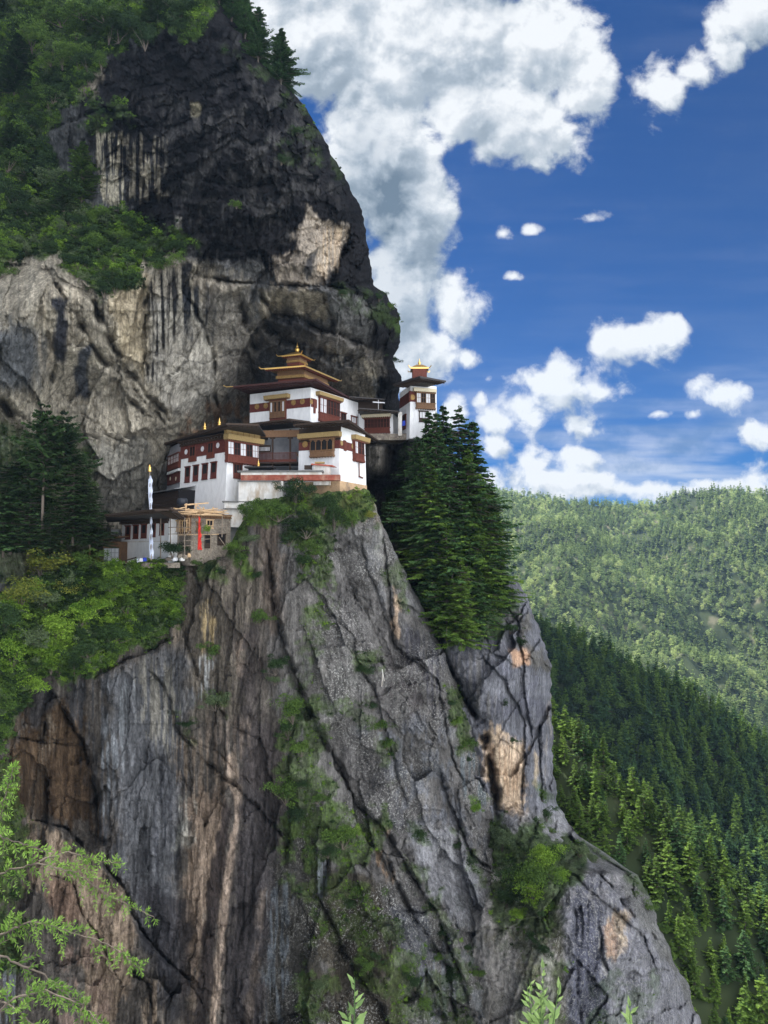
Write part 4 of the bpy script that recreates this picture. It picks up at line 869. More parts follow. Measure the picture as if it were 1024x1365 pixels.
# ---- single trees
def tree(u, v, vt, proto, mat, label, group=None, M=None, D=None, nm='pine_tree', wide=1.0, p=None, H=None, rz=None):
    rr = random.Random(int(u*31+v*17))
    if p is None: p = surf(M, u, v) if D is None else PV(u, v, D)
    H = H or (v-vt)/F*p.y
    o = empty(nm, p, rr.random()*6.28 if rz is None else rz, label=label, cat='tree', group=group); o.scale = (H*wide, H*wide, H)
    for me, n2, mt in ((proto[0], 'crown', LM[mat]), (proto[1], 'trunk', BARK)):
        if not me.materials: me.materials.append(None)
        c = bpy.data.objects.new(n2, me); C.objects.link(c); c.parent = o; c.material_slots[0].link = 'OBJECT'; c.material_slots[0].material = mt
    return o
for (u, v, vt, d, w_, mt) in [(572,715,548,158,1.1,'pine'),(592,745,540,159,1.0,'pine'),(613,770,543,160,1.0,'pine'),(632,790,562,160,1.05,'pine'),(556,700,582,157,1.1,'pine'),(645,790,655,159,1.3,'larch'),(600,800,620,155,1.1,'pine'),(575,770,620,154,1.2,'larch'),
        (622,830,680,154,1.1,'pine'),(650,820,720,157,1.1,'pine'),(596,855,700,150,1.0,'larch'),(615,862,745,148,1.0,'larch'),(640,850,760,152,1.0,'pine'),(560,760,668,157,1.1,'pine'),(668,815,748,158,1.1,'pine'),(545,690,640,160,1.0,'dark'),(655,740,640,163,1.2,'pine'),(583,700,575,162,1.1,'pine'),(540,640,590,163,1.3,'dark'),(582,735,550,156,.95,'pine'),(625,800,600,157,1.1,'larch'),(565,720,590,155,1.1,'pine'),(640,835,700,155,1.0,'larch'),(580,810,680,152,1.1,'pine')]:
    tree(u, v, vt, CON[int(u) % 5], mt, 'tall dark conifer in the cluster below the right-hand tower', 'conifers below the tower', D=d, wide=w_, nm='conifer_tree')
tree(374, 112, 34, CON[0], 'pine', 'lone conifer standing on the cliff rim against the cloud', None, BK, wide=1.35, nm='conifer_tree')
tree(344, 82, 5, CON[1], 'pine', 'conifer on the cliff rim just left of the lone one', None, BK, wide=1.2, nm='conifer_tree')
for u, v, vt in ((326,50,-25),(308,28,-45),(292,5,-60)): tree(u, v, vt, CON[2], 'pine', 'conifer at the very top of the cliff rim', 'conifers at the top of the rim', BK, wide=1.3, nm='conifer_tree')
for u, v, vt, w_ in ((108,268,184,1.5),(45,262,196,1.6),(60,150,80,1.6),(20,130,40,1.6),(150,50,-10,1.6),(210,35,-30,1.6),(15,220,150,1.6),(85,285,230,1.5)): tree(u, v, vt, CON[u % 3], 'mid' if u == 108 else 'dark', 'conifer standing in the scrub on the upper left cliff', 'conifers in the upper scrub', BK, wide=w_, nm='conifer_tree')
for u, v, vt, pr, w_, mt in ((56,740,535,PIN[0],.85,'dark'),(82,718,548,PIN[1],.8,'dark'),(24,725,610,PIN[1],1.3,'dark'),(108,712,625,CON[0],1.5,'dark'),(4,740,660,CON[1],1.6,'dark'),(97,722,592,CON[3],1.0,'dark'),(38,738,606,CON[4],.95,'dark'),(14,735,625,CON[0],1.5,'pine'),(120,728,655,CON[2],1.5,'dark'),(66,742,672,CON[2],1.7,'dark')):
    tree(u, v, vt, pr, mt, 'tall pine with a bare lower trunk left of the buildings' if pr in PIN else 'dense dark conifer crowded among the tall bare-trunked pines', 'tall bare-trunked pines' if pr in PIN else 'dense conifers left of the buildings', D=134-(v-700)*.1, wide=w_)
# near slope on the right: every tree its own
x, y = jgrid(30, 175, 128, 262, 3.9); z, w = height(x, y); yF = ridge(cF, x, y, .95, .75)[1]; u, v = proj(x, y, z)
k = (w == 0) & (y < yF+9) & (u > 690) & (u < 1120) & (v < 1520); x, y, z = x[k], y[k], z[k]
o_ = np.argsort(y+rg.uniform(0, 12, len(y))); rest = o_[285:]; o_ = o_[:285]; print('near slope', k.sum())
cnear = proto_coll('near_tree', [c[0] for c in CONM], [LM['larch'], LM['larch'], LM['pine'], LM['mid']])
hh_ = rg.uniform(5.5, 11, len(rest)); scatter('slope_forest', np.stack([x[rest], y[rest], z[rest]-.3], -1), np.stack([hh_*1.15, hh_*1.15, hh_], -1), np.stack([0*hh_, 0*hh_, hh_*9], -1), (hh_*97).astype(int) % 4, cnear, 'farther conifers of the near slope, too many to count', 'forest')
for i in o_:
    rr = random.Random(int(x[i]*1000)); H = rr.uniform(5.5, 11)
    tree(u[i], v[i], 0, CONM[rr.randrange(4)], rr.choice(['larch', 'larch', 'pine', 'mid', 'larch']), 'green conifer on the forested slope at the lower right', 'conifers of the near slope', p=Vector((x[i], y[i], z[i]-.3)), H=H, nm='conifer_tree', wide=rr.uniform(1.0, 1.35))
# ------------------------------------------------------------------ monastery
def flat_mat(name, c, rough=.85, metal=0, nz=.25, scale=1.2, stain=None, bump=.0, st_lo=.55, st_hi=.72, stretch=1.0):
    m, n, l, b = new_mat(name, rough); b.inputs['Metallic'].default_value = metal
    tc = N(n, 'ShaderNodeTexCoord'); mp = N(n, 'ShaderNodeMapping'); mp.inputs['Scale'].default_value = (1, 1, stretch); l.new(tc.outputs['Object'], mp.inputs[0])
    q = N(n, 'ShaderNodeTexNoise'); q.inputs['Scale'].default_value = scale; q.inputs['Detail'].default_value = 7; q.inputs['Roughness'].default_value = .65; l.new(mp.outputs[0], q.inputs[0])
    mr = N(n, 'ShaderNodeMapRange'); l.new(q.outputs[0], mr.inputs[0]); mr.inputs[1].default_value = .3; mr.inputs[2].default_value = .7; mr.inputs[3].default_value = 1-nz; mr.inputs[4].default_value = 1+nz*.5
    sc = N(n, 'ShaderNodeVectorMath', operation='SCALE'); sc.inputs[0].default_value = c; l.new(mr.outputs[0], sc.inputs['Scale']); out = sc.outputs[0]
    if stain:
        q2 = N(n, 'ShaderNodeTexNoise'); q2.inputs['Scale'].default_value = .45; q2.inputs['Detail'].default_value = 8; q2.inputs['Roughness'].default_value = .7; l.new(mp.outputs[0], q2.inputs[0])
        m2 = N(n, 'ShaderNodeMapRange'); l.new(q2.outputs[0], m2.inputs[0]); m2.inputs[1].default_value = st_lo; m2.inputs[2].default_value = st_hi
        mx = N(n, 'ShaderNodeMix', data_type='RGBA'); l.new(m2.outputs[0], mx.inputs[0]); l.new(out, mx.inputs[6]); mx.inputs[7].default_value = (*stain, 1); out = mx.outputs[2]
    l.new(out, b.inputs[0])
    if bump:
        bp = N(n, 'ShaderNodeBump'); bp.inputs['Strength'].default_value = bump; bp.inputs['Distance'].default_value = .2; l.new(q.outputs[0], bp.inputs['Height']); l.new(bp.outputs[0], b.inputs['Normal'])
    return m
MT = {'white': flat_mat('whitewash', (.74,.75,.76), .9, 0, .14, 1.6, (.50,.46,.40), .5, .60, .78, .35), 'oldwhite': flat_mat('weathered_whitewash', (.66,.65,.62), .9, 0, .2, 1.2, (.40,.33,.25), .5, .48, .66, .4),
    'red': flat_mat('red_ochre', (.115,.032,.026), .85, 0, .45, 2), 'redf': flat_mat('faded_red', (.26,.075,.05), .9, 0, .4, 1.5, (.34,.20,.14), .2, .5, .66), 'redw': flat_mat('red_brown_timber', (.125,.036,.024), .7, 0, .35, 4), 'dark': flat_mat('dark_timber', (.045,.030,.022), .75, 0, .4, 4),
    'wood': flat_mat('carved_timber', (.17,.095,.05), .7, 0, .4, 4), 'yellow': flat_mat('painted_cornice', (.33,.235,.10), .6, 0, .35, 5), 'gold': flat_mat('gilt', (.95,.60,.18), .32, .85, .12, 3), 'goldp': flat_mat('gold_paint', (.32,.20,.07), .5, .35, .5, 3),
    'roof': flat_mat('dark_roof', (.040,.036,.036), .6, 0, .4, 1.5), 'roofr': flat_mat('maroon_roof', (.055,.022,.020), .65, 0, .4, 2), 'tin': flat_mat('tin_sheet', (.30,.31,.33), .5, .3, .3, 1.5, (.12,.09,.07)),
    'stone': flat_mat('rubble_stone', (.30,.26,.21), .95, 0, .6, 3.5, (.12,.10,.085), .9, .45, .6), 'plank': flat_mat('fresh_planks', (.58,.40,.23), .7, 0, .3, 4), 'grey': flat_mat('grey_plaster', (.30,.31,.34), .9, 0, .25, 1.5),
    'void': flat_mat('dark_room_shade', (.012,.011,.012), .9), 'pane': flat_mat('pale_paper_pane', (.62,.63,.66), .5, 0, .1, 3), 'creamw': flat_mat('cream_paint', (.62,.55,.40), .7, 0, .2, 3),
    'cream': flat_mat('exposed_plaster', (.55,.38,.23), .95, 0, .4, .9, (.20,.15,.11), .9, .5, .64), 'flag': flat_mat('pale_blue_cloth', (.52,.58,.72), .8, 0, .15, 2.5, (.66,.70,.78), 0, .45, .6), 'redc': flat_mat('red_cloth', (.52,.03,.02), .8, 0, .2, 3),
    'bluec': flat_mat('blue_cloth', (.03,.06,.42), .8), 'tank': flat_mat('black_plastic', (.03,.035,.045), .4), 'slate': flat_mat('slate_cap', (.14,.14,.135), .9, 0, .4, 3), 'redroof': flat_mat('red_tin', (.36,.09,.06), .6, 0, .4, 2), 'pole': flat_mat('grey_pole', (.22,.18,.14), .8, 0, .3, 5)}
def az(u, v):                                     # slopes x/y and z/y of a pixel
    x, y, z = ray(u, v); return float(x/y), float(z/y)
class Face:
    def __init__(s, A, B, zb, bat=0.0):           # A, B: (u, v, D) of the foot, left and right as seen
        s.A = Vector((az(A[0], A[1])[0]*A[2], A[2])); s.B = Vector((az(B[0], B[1])[0]*B[2], B[2])); s.len = (s.B-s.A).length
        s.t = (s.B-s.A).normalized(); s.n = Vector((s.t.y, -s.t.x)); s.zb = zb; s.bat = bat
    def pt(s, a, z, d): q = s.A+s.t*a+s.n*(d-s.bat*(z-s.zb)); return Vector((q.x, q.y, z))
    def sz(s, u, v, d=0):
        cx, cz = az(u, v); z = s.zb
        for _ in range(6):
            o = s.A+s.n*(d-s.bat*(z-s.zb))
            # o + t*a = (cx*k, k)
            den = s.t.x-cx*s.t.y; a = (cx*o.y-o.x)/den; k = o.y+s.t.y*a; z = cz*k
        return a, z
class BB:
    def __init__(s): s.v = []; s.f = []
    def hexa(s, p):                                # 8 points: bottom ring 4, top ring 4
        o = len(s.v); s.v += [Vector(q) for q in p]
        s.f += [(o, o+3, o+2, o+1), (o+4, o+5, o+6, o+7)]+[(o+i, o+(i+1) % 4, o+4+(i+1) % 4, o+4+i) for i in range(4)]; return s
    def fb(s, F_, a0, a1, z0, z1, d0, d1, dt=None):     # box on a face; dt: outer depth at the top
        dt = d1 if dt is None else dt
        return s.hexa([F_.pt(a0, z0, d0), F_.pt(a0, z0, d1), F_.pt(a1, z0, d1), F_.pt(a1, z0, d0), F_.pt(a0, z1, d0), F_.pt(a0, z1, dt), F_.pt(a1, z1, dt), F_.pt(a1, z1, d0)])
    def bar(s, p, q, r, r2=None):
        p, q = Vector(p), Vector(q); v, f = tube([p[:], q[:]], [r, r if r2 is None else r2], 6); o = len(s.v); s.v += [Vector(x) for x in v.tolist()]
        s.f += [tuple(int(i)+o for i in x) for x in f]+[tuple(o+i for i in reversed(range(6))), tuple(o+6+i for i in range(6))]; return s
    def beam(s, p, q, w, h):
        p, q = Vector(p), Vector(q); d = (q-p).normalized(); a = d.cross(Vector((0, 0, 1))); a = (a.normalized() if a.length > .01 else Vector((1, 0, 0)))*w/2; b = a.cross(d).normalized()*h/2
        return s.hexa([p-a-b, p+a-b, q+a-b, q-a-b, p-a+b, p+a+b, q+a+b, q-a+b])
    def disc(s, F_, a, z, r, d0, d1, k=18):
        o = len(s.v)
        for d in (d0, d1): s.v += [F_.pt(a+r*math.cos(i*6.2832/k), z+r*math.sin(i*6.2832/k), d) for i in range(k)]
        s.f += [tuple(o+i for i in range(k)), tuple(o+k+i for i in reversed(range(k)))]+[(o+i, o+(i+1) % k, o+k+(i+1) % k, o+k+i) for i in range(k)]; return s
    def lathe(s, c, prof, k=12):
        o = len(s.v); n = len(prof)
        for r, z in prof: s.v += [Vector((c[0]+r*math.cos(i*6.2832/k), c[1]+r*math.sin(i*6.2832/k), c[2]+z)) for i in range(k)]
        for j in range(n-1): s.f += [(o+j*k+i, o+j*k+(i+1) % k, o+(j+1)*k+(i+1) % k, o+(j+1)*k+i) for i in range(k)]
        s.f += [tuple(o+i for i in reversed(range(k))), tuple(o+(n-1)*k+i for i in range(k))]; return s
    def prism(s, ring0, ring1):
        o = len(s.v); k = len(ring0); s.v += [Vector(x) for x in ring0]+[Vector(x) for x in ring1]
        s.f += [tuple(o+i for i in reversed(range(k))), tuple(o+k+i for i in range(k))]+[(o+i, o+(i+1) % k, o+k+(i+1) % k, o+k+i) for i in range(k)]; return s
    def build(s, name, mat, parent=None, smooth=False):
        me = bpy.data.meshes.new(name); off = parent_loc(parent)
        me.from_pydata([tuple(v-off) for v in s.v], [], s.f)
        b = bmesh.new(); b.from_mesh(me); bmesh.ops.recalc_face_normals(b, faces=b.faces); b.to_mesh(me); b.free()
        if smooth: me.polygons.foreach_set('use_smooth', [True]*len(me.polygons))
        return link(name, me, MT[mat] if isinstance(mat, str) else mat, parent)
def parent_loc(p):
    v = Vector((0, 0, 0))
    while p is not None: v = v+p.location; p = p.parent
    return v
def house(name, loc, label): return empty(name, loc, label=label, cat='building')
def body(Fs, z1, root, back=8.0, mat='white', name='wall', Fs2=None):    # solid from one or two faces
    L, Rr = Fs[0], Fs[-1]
    def ring(z):
        r = [L.pt(0, z, 0)]
        if len(Fs) == 2:
            a, b = Fs; o1 = a.pt(0, z, 0).xy; o2 = b.pt(0, z, 0).xy
            den = a.t.x*b.t.y-a.t.y*b.t.x; k = ((o2.x-o1.x)*b.t.y-(o2.y-o1.y)*b.t.x)/den; c = o1+a.t*k; r.append(Vector((c.x, c.y, z)))
        r.append(Rr.pt(Rr.len, z, 0))
        if len(Fs) == 2: r.append(r[0]+r[2]-r[1])
        else:
            n3 = Vector((-Rr.n.x, -Rr.n.y, 0)); r += [r[1]+n3*back, r[0]+n3*back]
        return r
    zb = min(f.zb for f in Fs)
    return BB().prism(ring(zb), ring(z1)).build(name, mat, root)
def rect(F_, u0, v0, u1, v1, d=0):                # pixel rectangle on a face -> s0, s1, z0, z1
    um = (u0+u1)/2; a0, _ = F_.sz(u0, (v0+v1)/2, d); a1, _ = F_.sz(u1, (v0+v1)/2, d); _, z1 = F_.sz(um, v0, d); _, z0 = F_.sz(um, v1, d); return a0, a1, z0, z1
def slit(F_, root, r, mat='redw', bars=1, d=.0, pane=None):
    a0, a1, z0, z1 = r; w, h = a1-a0, z1-z0; t = min(.14, w*.16)
    f = BB(); f.fb(F_, a0-.05, a0+t, z0, z1, d, d+.16).fb(F_, a1-t, a1+.05, z0, z1, d, d+.16).fb(F_, a0-.12, a1+.12, z1, z1+.16, d, d+.26).fb(F_, a0-.1, a1+.1, z0-.13, z0, d, d+.24)
    f.fb(F_, a0-.22, a1+.22, z1+.16, z1+.26, d, d+.34)
    for i in range(bars): x = a0+w*(i+1)/(bars+1); f.fb(F_, x-.035, x+.035, z0, z1, d, d+.10)
    f.fb(F_, a0+t, a1-t, z0+h*.32, z0+h*.38, d, d+.09); f.fb(F_, a0+t, a1-t, z0, z0+h*.32, d, d+.07)
    o = f.build('window', mat, root); BB().fb(F_, a0+t, a1-t, z0+h*.38, z1, d, d+.035).build('pane', pane or 'void', o); return o
def bay(F_, root, r, cols=5, proj=.7, mat='redw', panes=(0, 2, 4), arches=False, label=None):
    a0, a1, z0, z1 = r; w, h = a1-a0, z1-z0; f = BB()
    zs = z0+h*.34; p = proj
    f.fb(F_, a0, a1, z0+h*.08, zs, -.05, p)                                      # carved apron
    f.fb(F_, a0-.12, a1+.12, zs-.06, zs+.10, -.05, p+.12); f.fb(F_, a0-.15, a1+.15, z1-.22, z1, -.05, p+.14); f.fb(F_, a0-.10, a1+.10, z0, z0+h*.09, -.05, p+.06)
    f.fb(F_, a0, a0+.12, zs, z1-.2, -.05, p).fb(F_, a1-.12, a1, zs, z1-.2, -.05, p)
    cw = w/cols
    for i in range(1, cols): f.fb(F_, a0+i*cw-.06, a0+i*cw+.06, zs+.1, z1-.2, p-.12, p+.02)
    for i in range(cols*2): x = a0+(i+.5)*w/(cols*2); f.fb(F_, x-.05, x+.05, z0+h*.10, zs-.08, p, p+.05)
    for i in range(cols*2+1): x = a0+i*w/(cols*2); f.fb(F_, x-.05, x+.05, z0-.16, z0-.02, -.05, p-.02)
    f.fb(F_, a0+.1, a1-.1, zs+.1, z1-.2, -.05, p-.16)
    if arches:
        for i in range(cols): x = a0+(i+.5)*cw; f.fb(F_, x-cw*.5, x-cw*.25, z1-.5, z1-.2, p-.12, p); f.fb(F_, x+cw*.25, x+cw*.5, z1-.5, z1-.2, p-.12, p)
    o = f.build('bay_window', mat, root)
    for i in range(cols):
        x0, x1 = a0+i*cw+.07, a0+(i+1)*cw-.07
        g = BB().fb(F_, x0+.03, x1-.03, zs+.14, z1-.26, p-.15, p-.10)
        g.build('pane', 'pane' if i in panes else 'void', o)
        if not arches: g = BB().fb(F_, x0, x1, (zs+z1)/2-.03, (zs+z1)/2+.03, p-.10, p-.05).fb(F_, (x0+x1)/2-.03, (x0+x1)/2+.03, zs+.1, z1-.2, p-.10, p-.05).build('glazing_bar', mat, o)
    return o
def cornice(F_, root, r, mat='yellow', proj=.9, dent=True):
    a0, a1, z0, z1 = r; f = BB().fb(F_, a0, a1, z0, z1, -.04, proj, proj+.15)
    o = f.build('cornice', mat, root)
    if dent:
        g = BB(); n = max(3, int((a1-a0)/.45))
        for i in range(n): x = a0+(i+.5)*(a1-a0)/n; g.fb(F_, x-.09, x+.09, z0-.2, z0-.003, -.04, proj-.1)
        g.build('joist_ends', 'wood', o)
    return o
def medal(F_, root, u, v, rad, mat='pane', d=.10):
    a, z = F_.sz(u, v, d); return BB().disc(F_, a, z, rad, d-.04, d+.05).build('medallion', mat, root)
def band(F_, root, a0, a1, z0, z1, d=.08, mat='red'): return BB().fb(F_, a0, a1, z0, z1, -.05, d).build('red_band', mat, root)
def zof(v, D): return az(CU, v)[1]*D
def ep(u, v, D): x, z = az(u, v); return Vector((x*D, D, z*D))
def eave(u, v, z):                                # point at height z seen at pixel
    x, k = az(u, v); D = z/k; return Vector((x*D, D, z))
def roof(root, ring, rise, mat='roof', thick=.28, vis=(0, 1), rafters=.62, edge=None, over=2.2, name='roof', top=.0, raf='dark'):
    # ring: near corner, right, far, left (or any convex ring); underside flat between the eaves
    ring = [Vector(p) for p in ring]; c = sum(ring, Vector())/len(ring); k = len(ring)
    up = [p+Vector((0, 0, thick)) for p in ring]; b = BB(); b.prism(ring, up)
    o = len(b.v); inner = [p.lerp(c, 1-top)+Vector((0, 0, thick+rise)) for p in ring] if top else None
    if top:
        b.prism([p+Vector((0, 0, -.01)) for p in up], inner)
    else:
        b.v += [p+Vector((0, 0, -.01)) for p in up]+[c+Vector((0, 0, thick+rise))]; b.f += [(o+i, o+(i+1) % k, o+k) for i in range(k)]+[tuple(o+i for i in reversed(range(k)))]
    r = b.build(name, mat, root)
    g = BB()
    for i in vis:
        p, q = ring[i], ring[(i+1) % k]; L = (q-p).length; t = (q-p)/L; n = Vector((-t.y, t.x, 0)); n = n if (c-p).dot(n) > 0 else -n
        m = int(L/rafters)
        for j in range(m):
            a = p+t*(j+.5)*L/m+n*.12+Vector((0, 0, -.09)); g.beam(a, a+n*over, .14, .17)
        g.beam(p+n*.45+Vector((0, 0, -.21)), q+n*.45+Vector((0, 0, -.21)), .12, .1)
    if g.v: g.build('rafters', raf, r)
    if edge:
        e = BB()
        for i in vis: e.beam(ring[i]+Vector((0, 0, thick*.5)), ring[(i+1) % k]+Vector((0, 0, thick*.5)), .12, thick+.08)
        e.build('roof_edge', edge, r)
    return r
def tip(root, p, d, mat='gold', L=1.4):            # upturned gilt end on a roof corner
    p = Vector(p); d = Vector(d).normalized(); BB().beam(p-d*.2, p+d*L*.7+Vector((0, 0, .05)), .16, .14).beam(p+d*L*.66+Vector((0, 0, .02)), p+d*L+Vector((0, 0, .42)), .12, .12).build('roof_tip', mat, root)
def finial(root, c, h, mat='gold', name='finial'):
    pr = [(.55,0),(.62,.05),(.40,.12),(.30,.20),(.46,.27),(.50,.36),(.34,.46),(.16,.52),(.24,.58),(.22,.64),(.09,.70),(.12,.76),(.07,.82),(.015,1.0)]
    return BB().lathe(c, [(r*h*.42, z*h) for r, z in pr]).build(name, mat, root, True)

# ---- main white building -------------------------------------------------
F1L = Face((236,690,153), (299,690,141), 1.5, .045); F1R = Face((299,690,141), (346,690,148.5), 1.5, .02)
zt = 23.0
H1 = house('monastery_building', (F1L.B.x, F1L.B.y, 1.5), 'tall white building with four narrow windows on its left face, above the scaffolding')
body([F1L, F1R], zt, H1)
for r in ((247.3,623.3,253.4,642.6), (258.2,621.3,264.6,640.8), (270.1,619.2,276.9,638.8), (281.8,617.2,288.8,637.2)): slit(F1L, H1, rect(F1L, *r), 'red', 0)
a0, _ = F1L.sz(241, 602); _, zb1 = F1L.sz(298, 603.0); _, zt1 = F1L.sz(298, 587.5)
band(F1L, H1, a0, F1L.len-.55, zb1, zt1+.3)
for u0, v0, u1, v1 in ((252.6,596,261.8,614.5), (276.8,591,285.8,610)):
    r = rect(F1L, u0, v0, u1, v1); band(F1L, H1, r[0]-.25, r[1]+.25, r[2]-.15, zb1-.003, .07); slit(F1L, H1, (r[0]+.2, r[1]-.2, r[2], r[3]), 'redw', 1, .09)
for u, v in ((248.1,602.4), (269.9,598.4), (290.4,593.6)): medal(F1L, H1, u, v, .52)
g = BB(); _, ztt = F1L.sz(298, 580); g.fb(F1L, a0, F1L.len-.4, zt1+.31, zt1+.75, -.05, .35); 
for i in range(16): x = a0+(i+.5)*(F1L.len-.6-a0)/16; g.fb(F1L, x-.16, x+.16, zt1+.77, zt1+1.1, -.05, .75)
g.fb(F1L, a0-.3, F1L.len-.4, zt1+1.12, zt1+1.3, -.05, .95); g.build('eave_beams', 'dark', H1)  # beams coloured dark to carry the shade under the eave
g = BB(); g.fb(F1L, a0, F1L.len-.5, zt1+1.32, zt-.02, -.02, .05); g.build('eave_shade_panel', 'void', H1)  # near-black sheet painted in as the shade below the roof
r = rect(F1R, 300.5, 589, 338, 617, .8); bay(F1R, H1, (.35, F1R.len-.9, r[2], r[3]), 5, .8)
r2 = rect(F1R, 300, 582.5, 343, 591, 1.1); cornice(F1R, H1, (.0, F1R.len+.3, r[3]+.2, r[3]+1.15), 'yellow', 1.25)
r3 = (.15, F1R.len-.2, r[3]+1.17, zt-.02); BB().fb(F1R, *r3, -.03, .55).build('painted_panel', 'yellow', H1)
g = BB()
for i in range(7): x = r3[0]+i*(r3[1]-r3[0])/6; g.fb(F1R, x-.06, x+.06, r3[2], r3[3], .56, .64)
g.fb(F1R, r3[0], r3[1], (r3[2]+r3[3])/2-.05, (r3[2]+r3[3])/2+.05, .56, .62); g.build('panel_frame', 'goldp', H1)
r = rect(F1R, 311, 619.5, 322.5, 637.5); slit(F1R, H1, r, 'redw', 2)
# its roof and the roof of the rear wing
zr = zt+.05
E1 = [eave(302, 566.2, zr), eave(345, 567.5, zr), Vector((-25, 172, zr)), eave(203, 597.5, zr)]
roof(H1, E1, 1.6, 'roof', .3, (0, 3), .8, 'dark', 2.0)
for u, v in ((273, 575.5), (292.5, 570)):
    p = eave(u, v-3, zr+.3); finial(H1, p, 1.5)
FW = Face((212,650,170), (239,650,154.5), 4, .02)
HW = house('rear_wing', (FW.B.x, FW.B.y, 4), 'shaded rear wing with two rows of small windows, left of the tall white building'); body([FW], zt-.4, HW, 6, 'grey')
r = rect(FW, 223, 605, 239, 624.5, .6); bay(FW, HW, (r[0], FW.len-.1, r[2], r[3]), 4, .5, 'redw', (0, 1, 2, 3)); r = rect(FW, 223, 631, 238.5, 645, .2)
BB().fb(FW, r[0], FW.len-.05, r[2], r[3], -.03, .2).build('red_band', 'red', HW); BB().fb(FW, r[0]-.2, FW.len, r[3]+.05, r[3]+.55, -.03, .5).build('ledge', 'white', HW)
for u in (227, 234.4): medal(FW, HW, u, 638, .42, 'creamw', .22)
# low lattice store under the wing
FS = Face((203,668,158), (238,668,147), 6.2)
HS = house('store_shed', (FS.B.x, FS.B.y, 6.2), 'low lattice-walled store with a grey tin roof at the foot of the tall white building'); body([FS], zof(655, 152), HS, 5, 'void')
g = BB(); zz = zof(655, 152)
for i in range(26): x = i*FS.len/26; g.fb(FS, x, x+.09, 8.2, zz-.2, .0, .12)
for i in range(6): g.fb(FS, 0, FS.len, 8.3+i*.55, 8.4+i*.55, .02, .15)
g.build('lattice', 'dark', HS); g = BB().prism([FS.pt(-.8, zz, .9), FS.pt(FS.len+.2, zz, .9), FS.pt(FS.len+.2, zz+.9, -4), FS.pt(-.8, zz+.9, -4)], [FS.pt(-.8, zz+.14, .9), FS.pt(FS.len+.2, zz+.14, .9), FS.pt(FS.len+.2, zz+1.04, -4), FS.pt(-.8, zz+1.04, -4)]).build('roof', 'tin', HS)

# ---- gallery between ----------------------------------------------------
FG = Face((338,625,151), (405,625,150), 10.5)
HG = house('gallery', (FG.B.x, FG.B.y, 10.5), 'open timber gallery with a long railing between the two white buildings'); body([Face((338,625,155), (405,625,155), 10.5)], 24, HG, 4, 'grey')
def gz(v, D=150): return zof(v, D)
g = BB().fb(FG, -.3, FG.len+.2, gz(582.5), gz(573.5), -.2, .5); g.build('lintel', 'wood', HG)
g = BB().fb(FG, -.3, FG.len, gz(618), gz(616), -4, .3); g.build('floor', 'dark', HG)
g = BB(); zb_, zc_ = gz(615.5), gz(603)
g.fb(FG, 0, FG.len-1.4, zc_-.12, zc_, .1, .26).fb(FG, 0, FG.len-1.4, zb_, zb_+.5, .1, .3)
for i in range(34): x = i*(FG.len-1.5)/33; g.fb(FG, x, x+.09, zb_, zc_, .12, .22)
g.build('railing', 'redw', HG)
g = BB()
for i in range(12): x = .1+i*.27; g.fb(FG, x, x+.12, gz(600), gz(595), -.3, -.2)
g.build('lattice_screen', 'pane', HG); BB().fb(FG, -.2, 3.4, gz(602), gz(592), -.5, -.31).build('screen_board', 'dark', HG)
for u, v1 in ((363.5, 572), (387, 572)):
    a, _ = FG.sz(u, 600); BB().fb(FG, a-.17, a+.17, 10.5, gz(v1), -.1, .2).fb(FG, a-.5, a+.5, gz(584.5), gz(582.6), -.15, .25).build('post', 'dark', HG)
a, _ = FG.sz(396, 605); a2, _ = FG.sz(411, 626)
g = BB().beam(FG.pt(a, gz(604), .9), FG.pt(a2, gz(627), .9), .12, .28).beam(FG.pt(a+.9, gz(604), 1.5), FG.pt(a2+.9, gz(627), 1.5), .12, .28)
for i in range(12): f = i/11; g.beam(FG.pt(a+(a2-a)*f, gz(604+23*f), .9), FG.pt(a+.9+(a2-a)*f, gz(604+23*f), 1.5), .25, .05)
g.build('stair', 'wood', HG)
zg = gz(562, 148); RG = [eave(386, 560, zg), eave(413, 563.5, zg), Vector((-10, 160, zg)), Vector((-27, 160, zg)), eave(330, 566.5, zg)]
roof(HG, RG, 1.0, 'roof', .28, (0, 4), .7, 'dark', 1.8)

# ---- right lower building -----------------------------------------------
F3L = Face((397,645,146.5), (453,645,142.5), 10.0, .03); F3R = Face((453,645,142.5), (489,645,153), 10.0, .03); zt3 = zof(566, 142)
H3 = house('monastery_building', (F3L.B.x, F3L.B.y, 10), 'white corner building with an arched timber bay window, at the brink of the precipice'); body([F3L, F3R], zt3, H3)
# foot of the building: exposed plaster down to the rock
def ft(z, e): return [F3L.pt(-1, z, e), Vector((*(F3L.B+(F3L.n+F3R.n)*e*.55), z)), F3R.pt(F3R.len+.1, z, e), F3R.pt(F3R.len+.1, z, -5), F3L.pt(-1, z, -5)]
b_ = BB().prism(ft(7.6, .35), ft(zof(641, 143), .06)); b_.build('plinth', 'cream', H3)
_, zb3 = F3L.sz(452, 597.5); _, zc3 = F3L.sz(452, 586.5)
band(F3L, H3, .0, F3L.len-.1, zb3, zc3); band(F3R, H3, .1, F3R.len-1.5, zb3, zc3)
BB().fb(F3R, 2.0, 3.0, zb3-.25, zc3+.2, .02, .18).build('red_pier', 'redw', H3)
medal(F3L, H3, 406.8, 592.2, .62, 'goldp'); medal(F3R, H3, 455.5, 590.5, .5, 'yellow'); medal(F3R, H3, 470.3, 595, .5, 'yellow')
r = rect(F3L, 413, 584.5, 443.5, 608.5, .8); bay(F3L, H3, r, 4, .8, 'wood', (), True)
cornice(F3L, H3, (.3, F3L.len+.2, r[3]+.25, r[3]+1.15), 'yellow', 1.1)
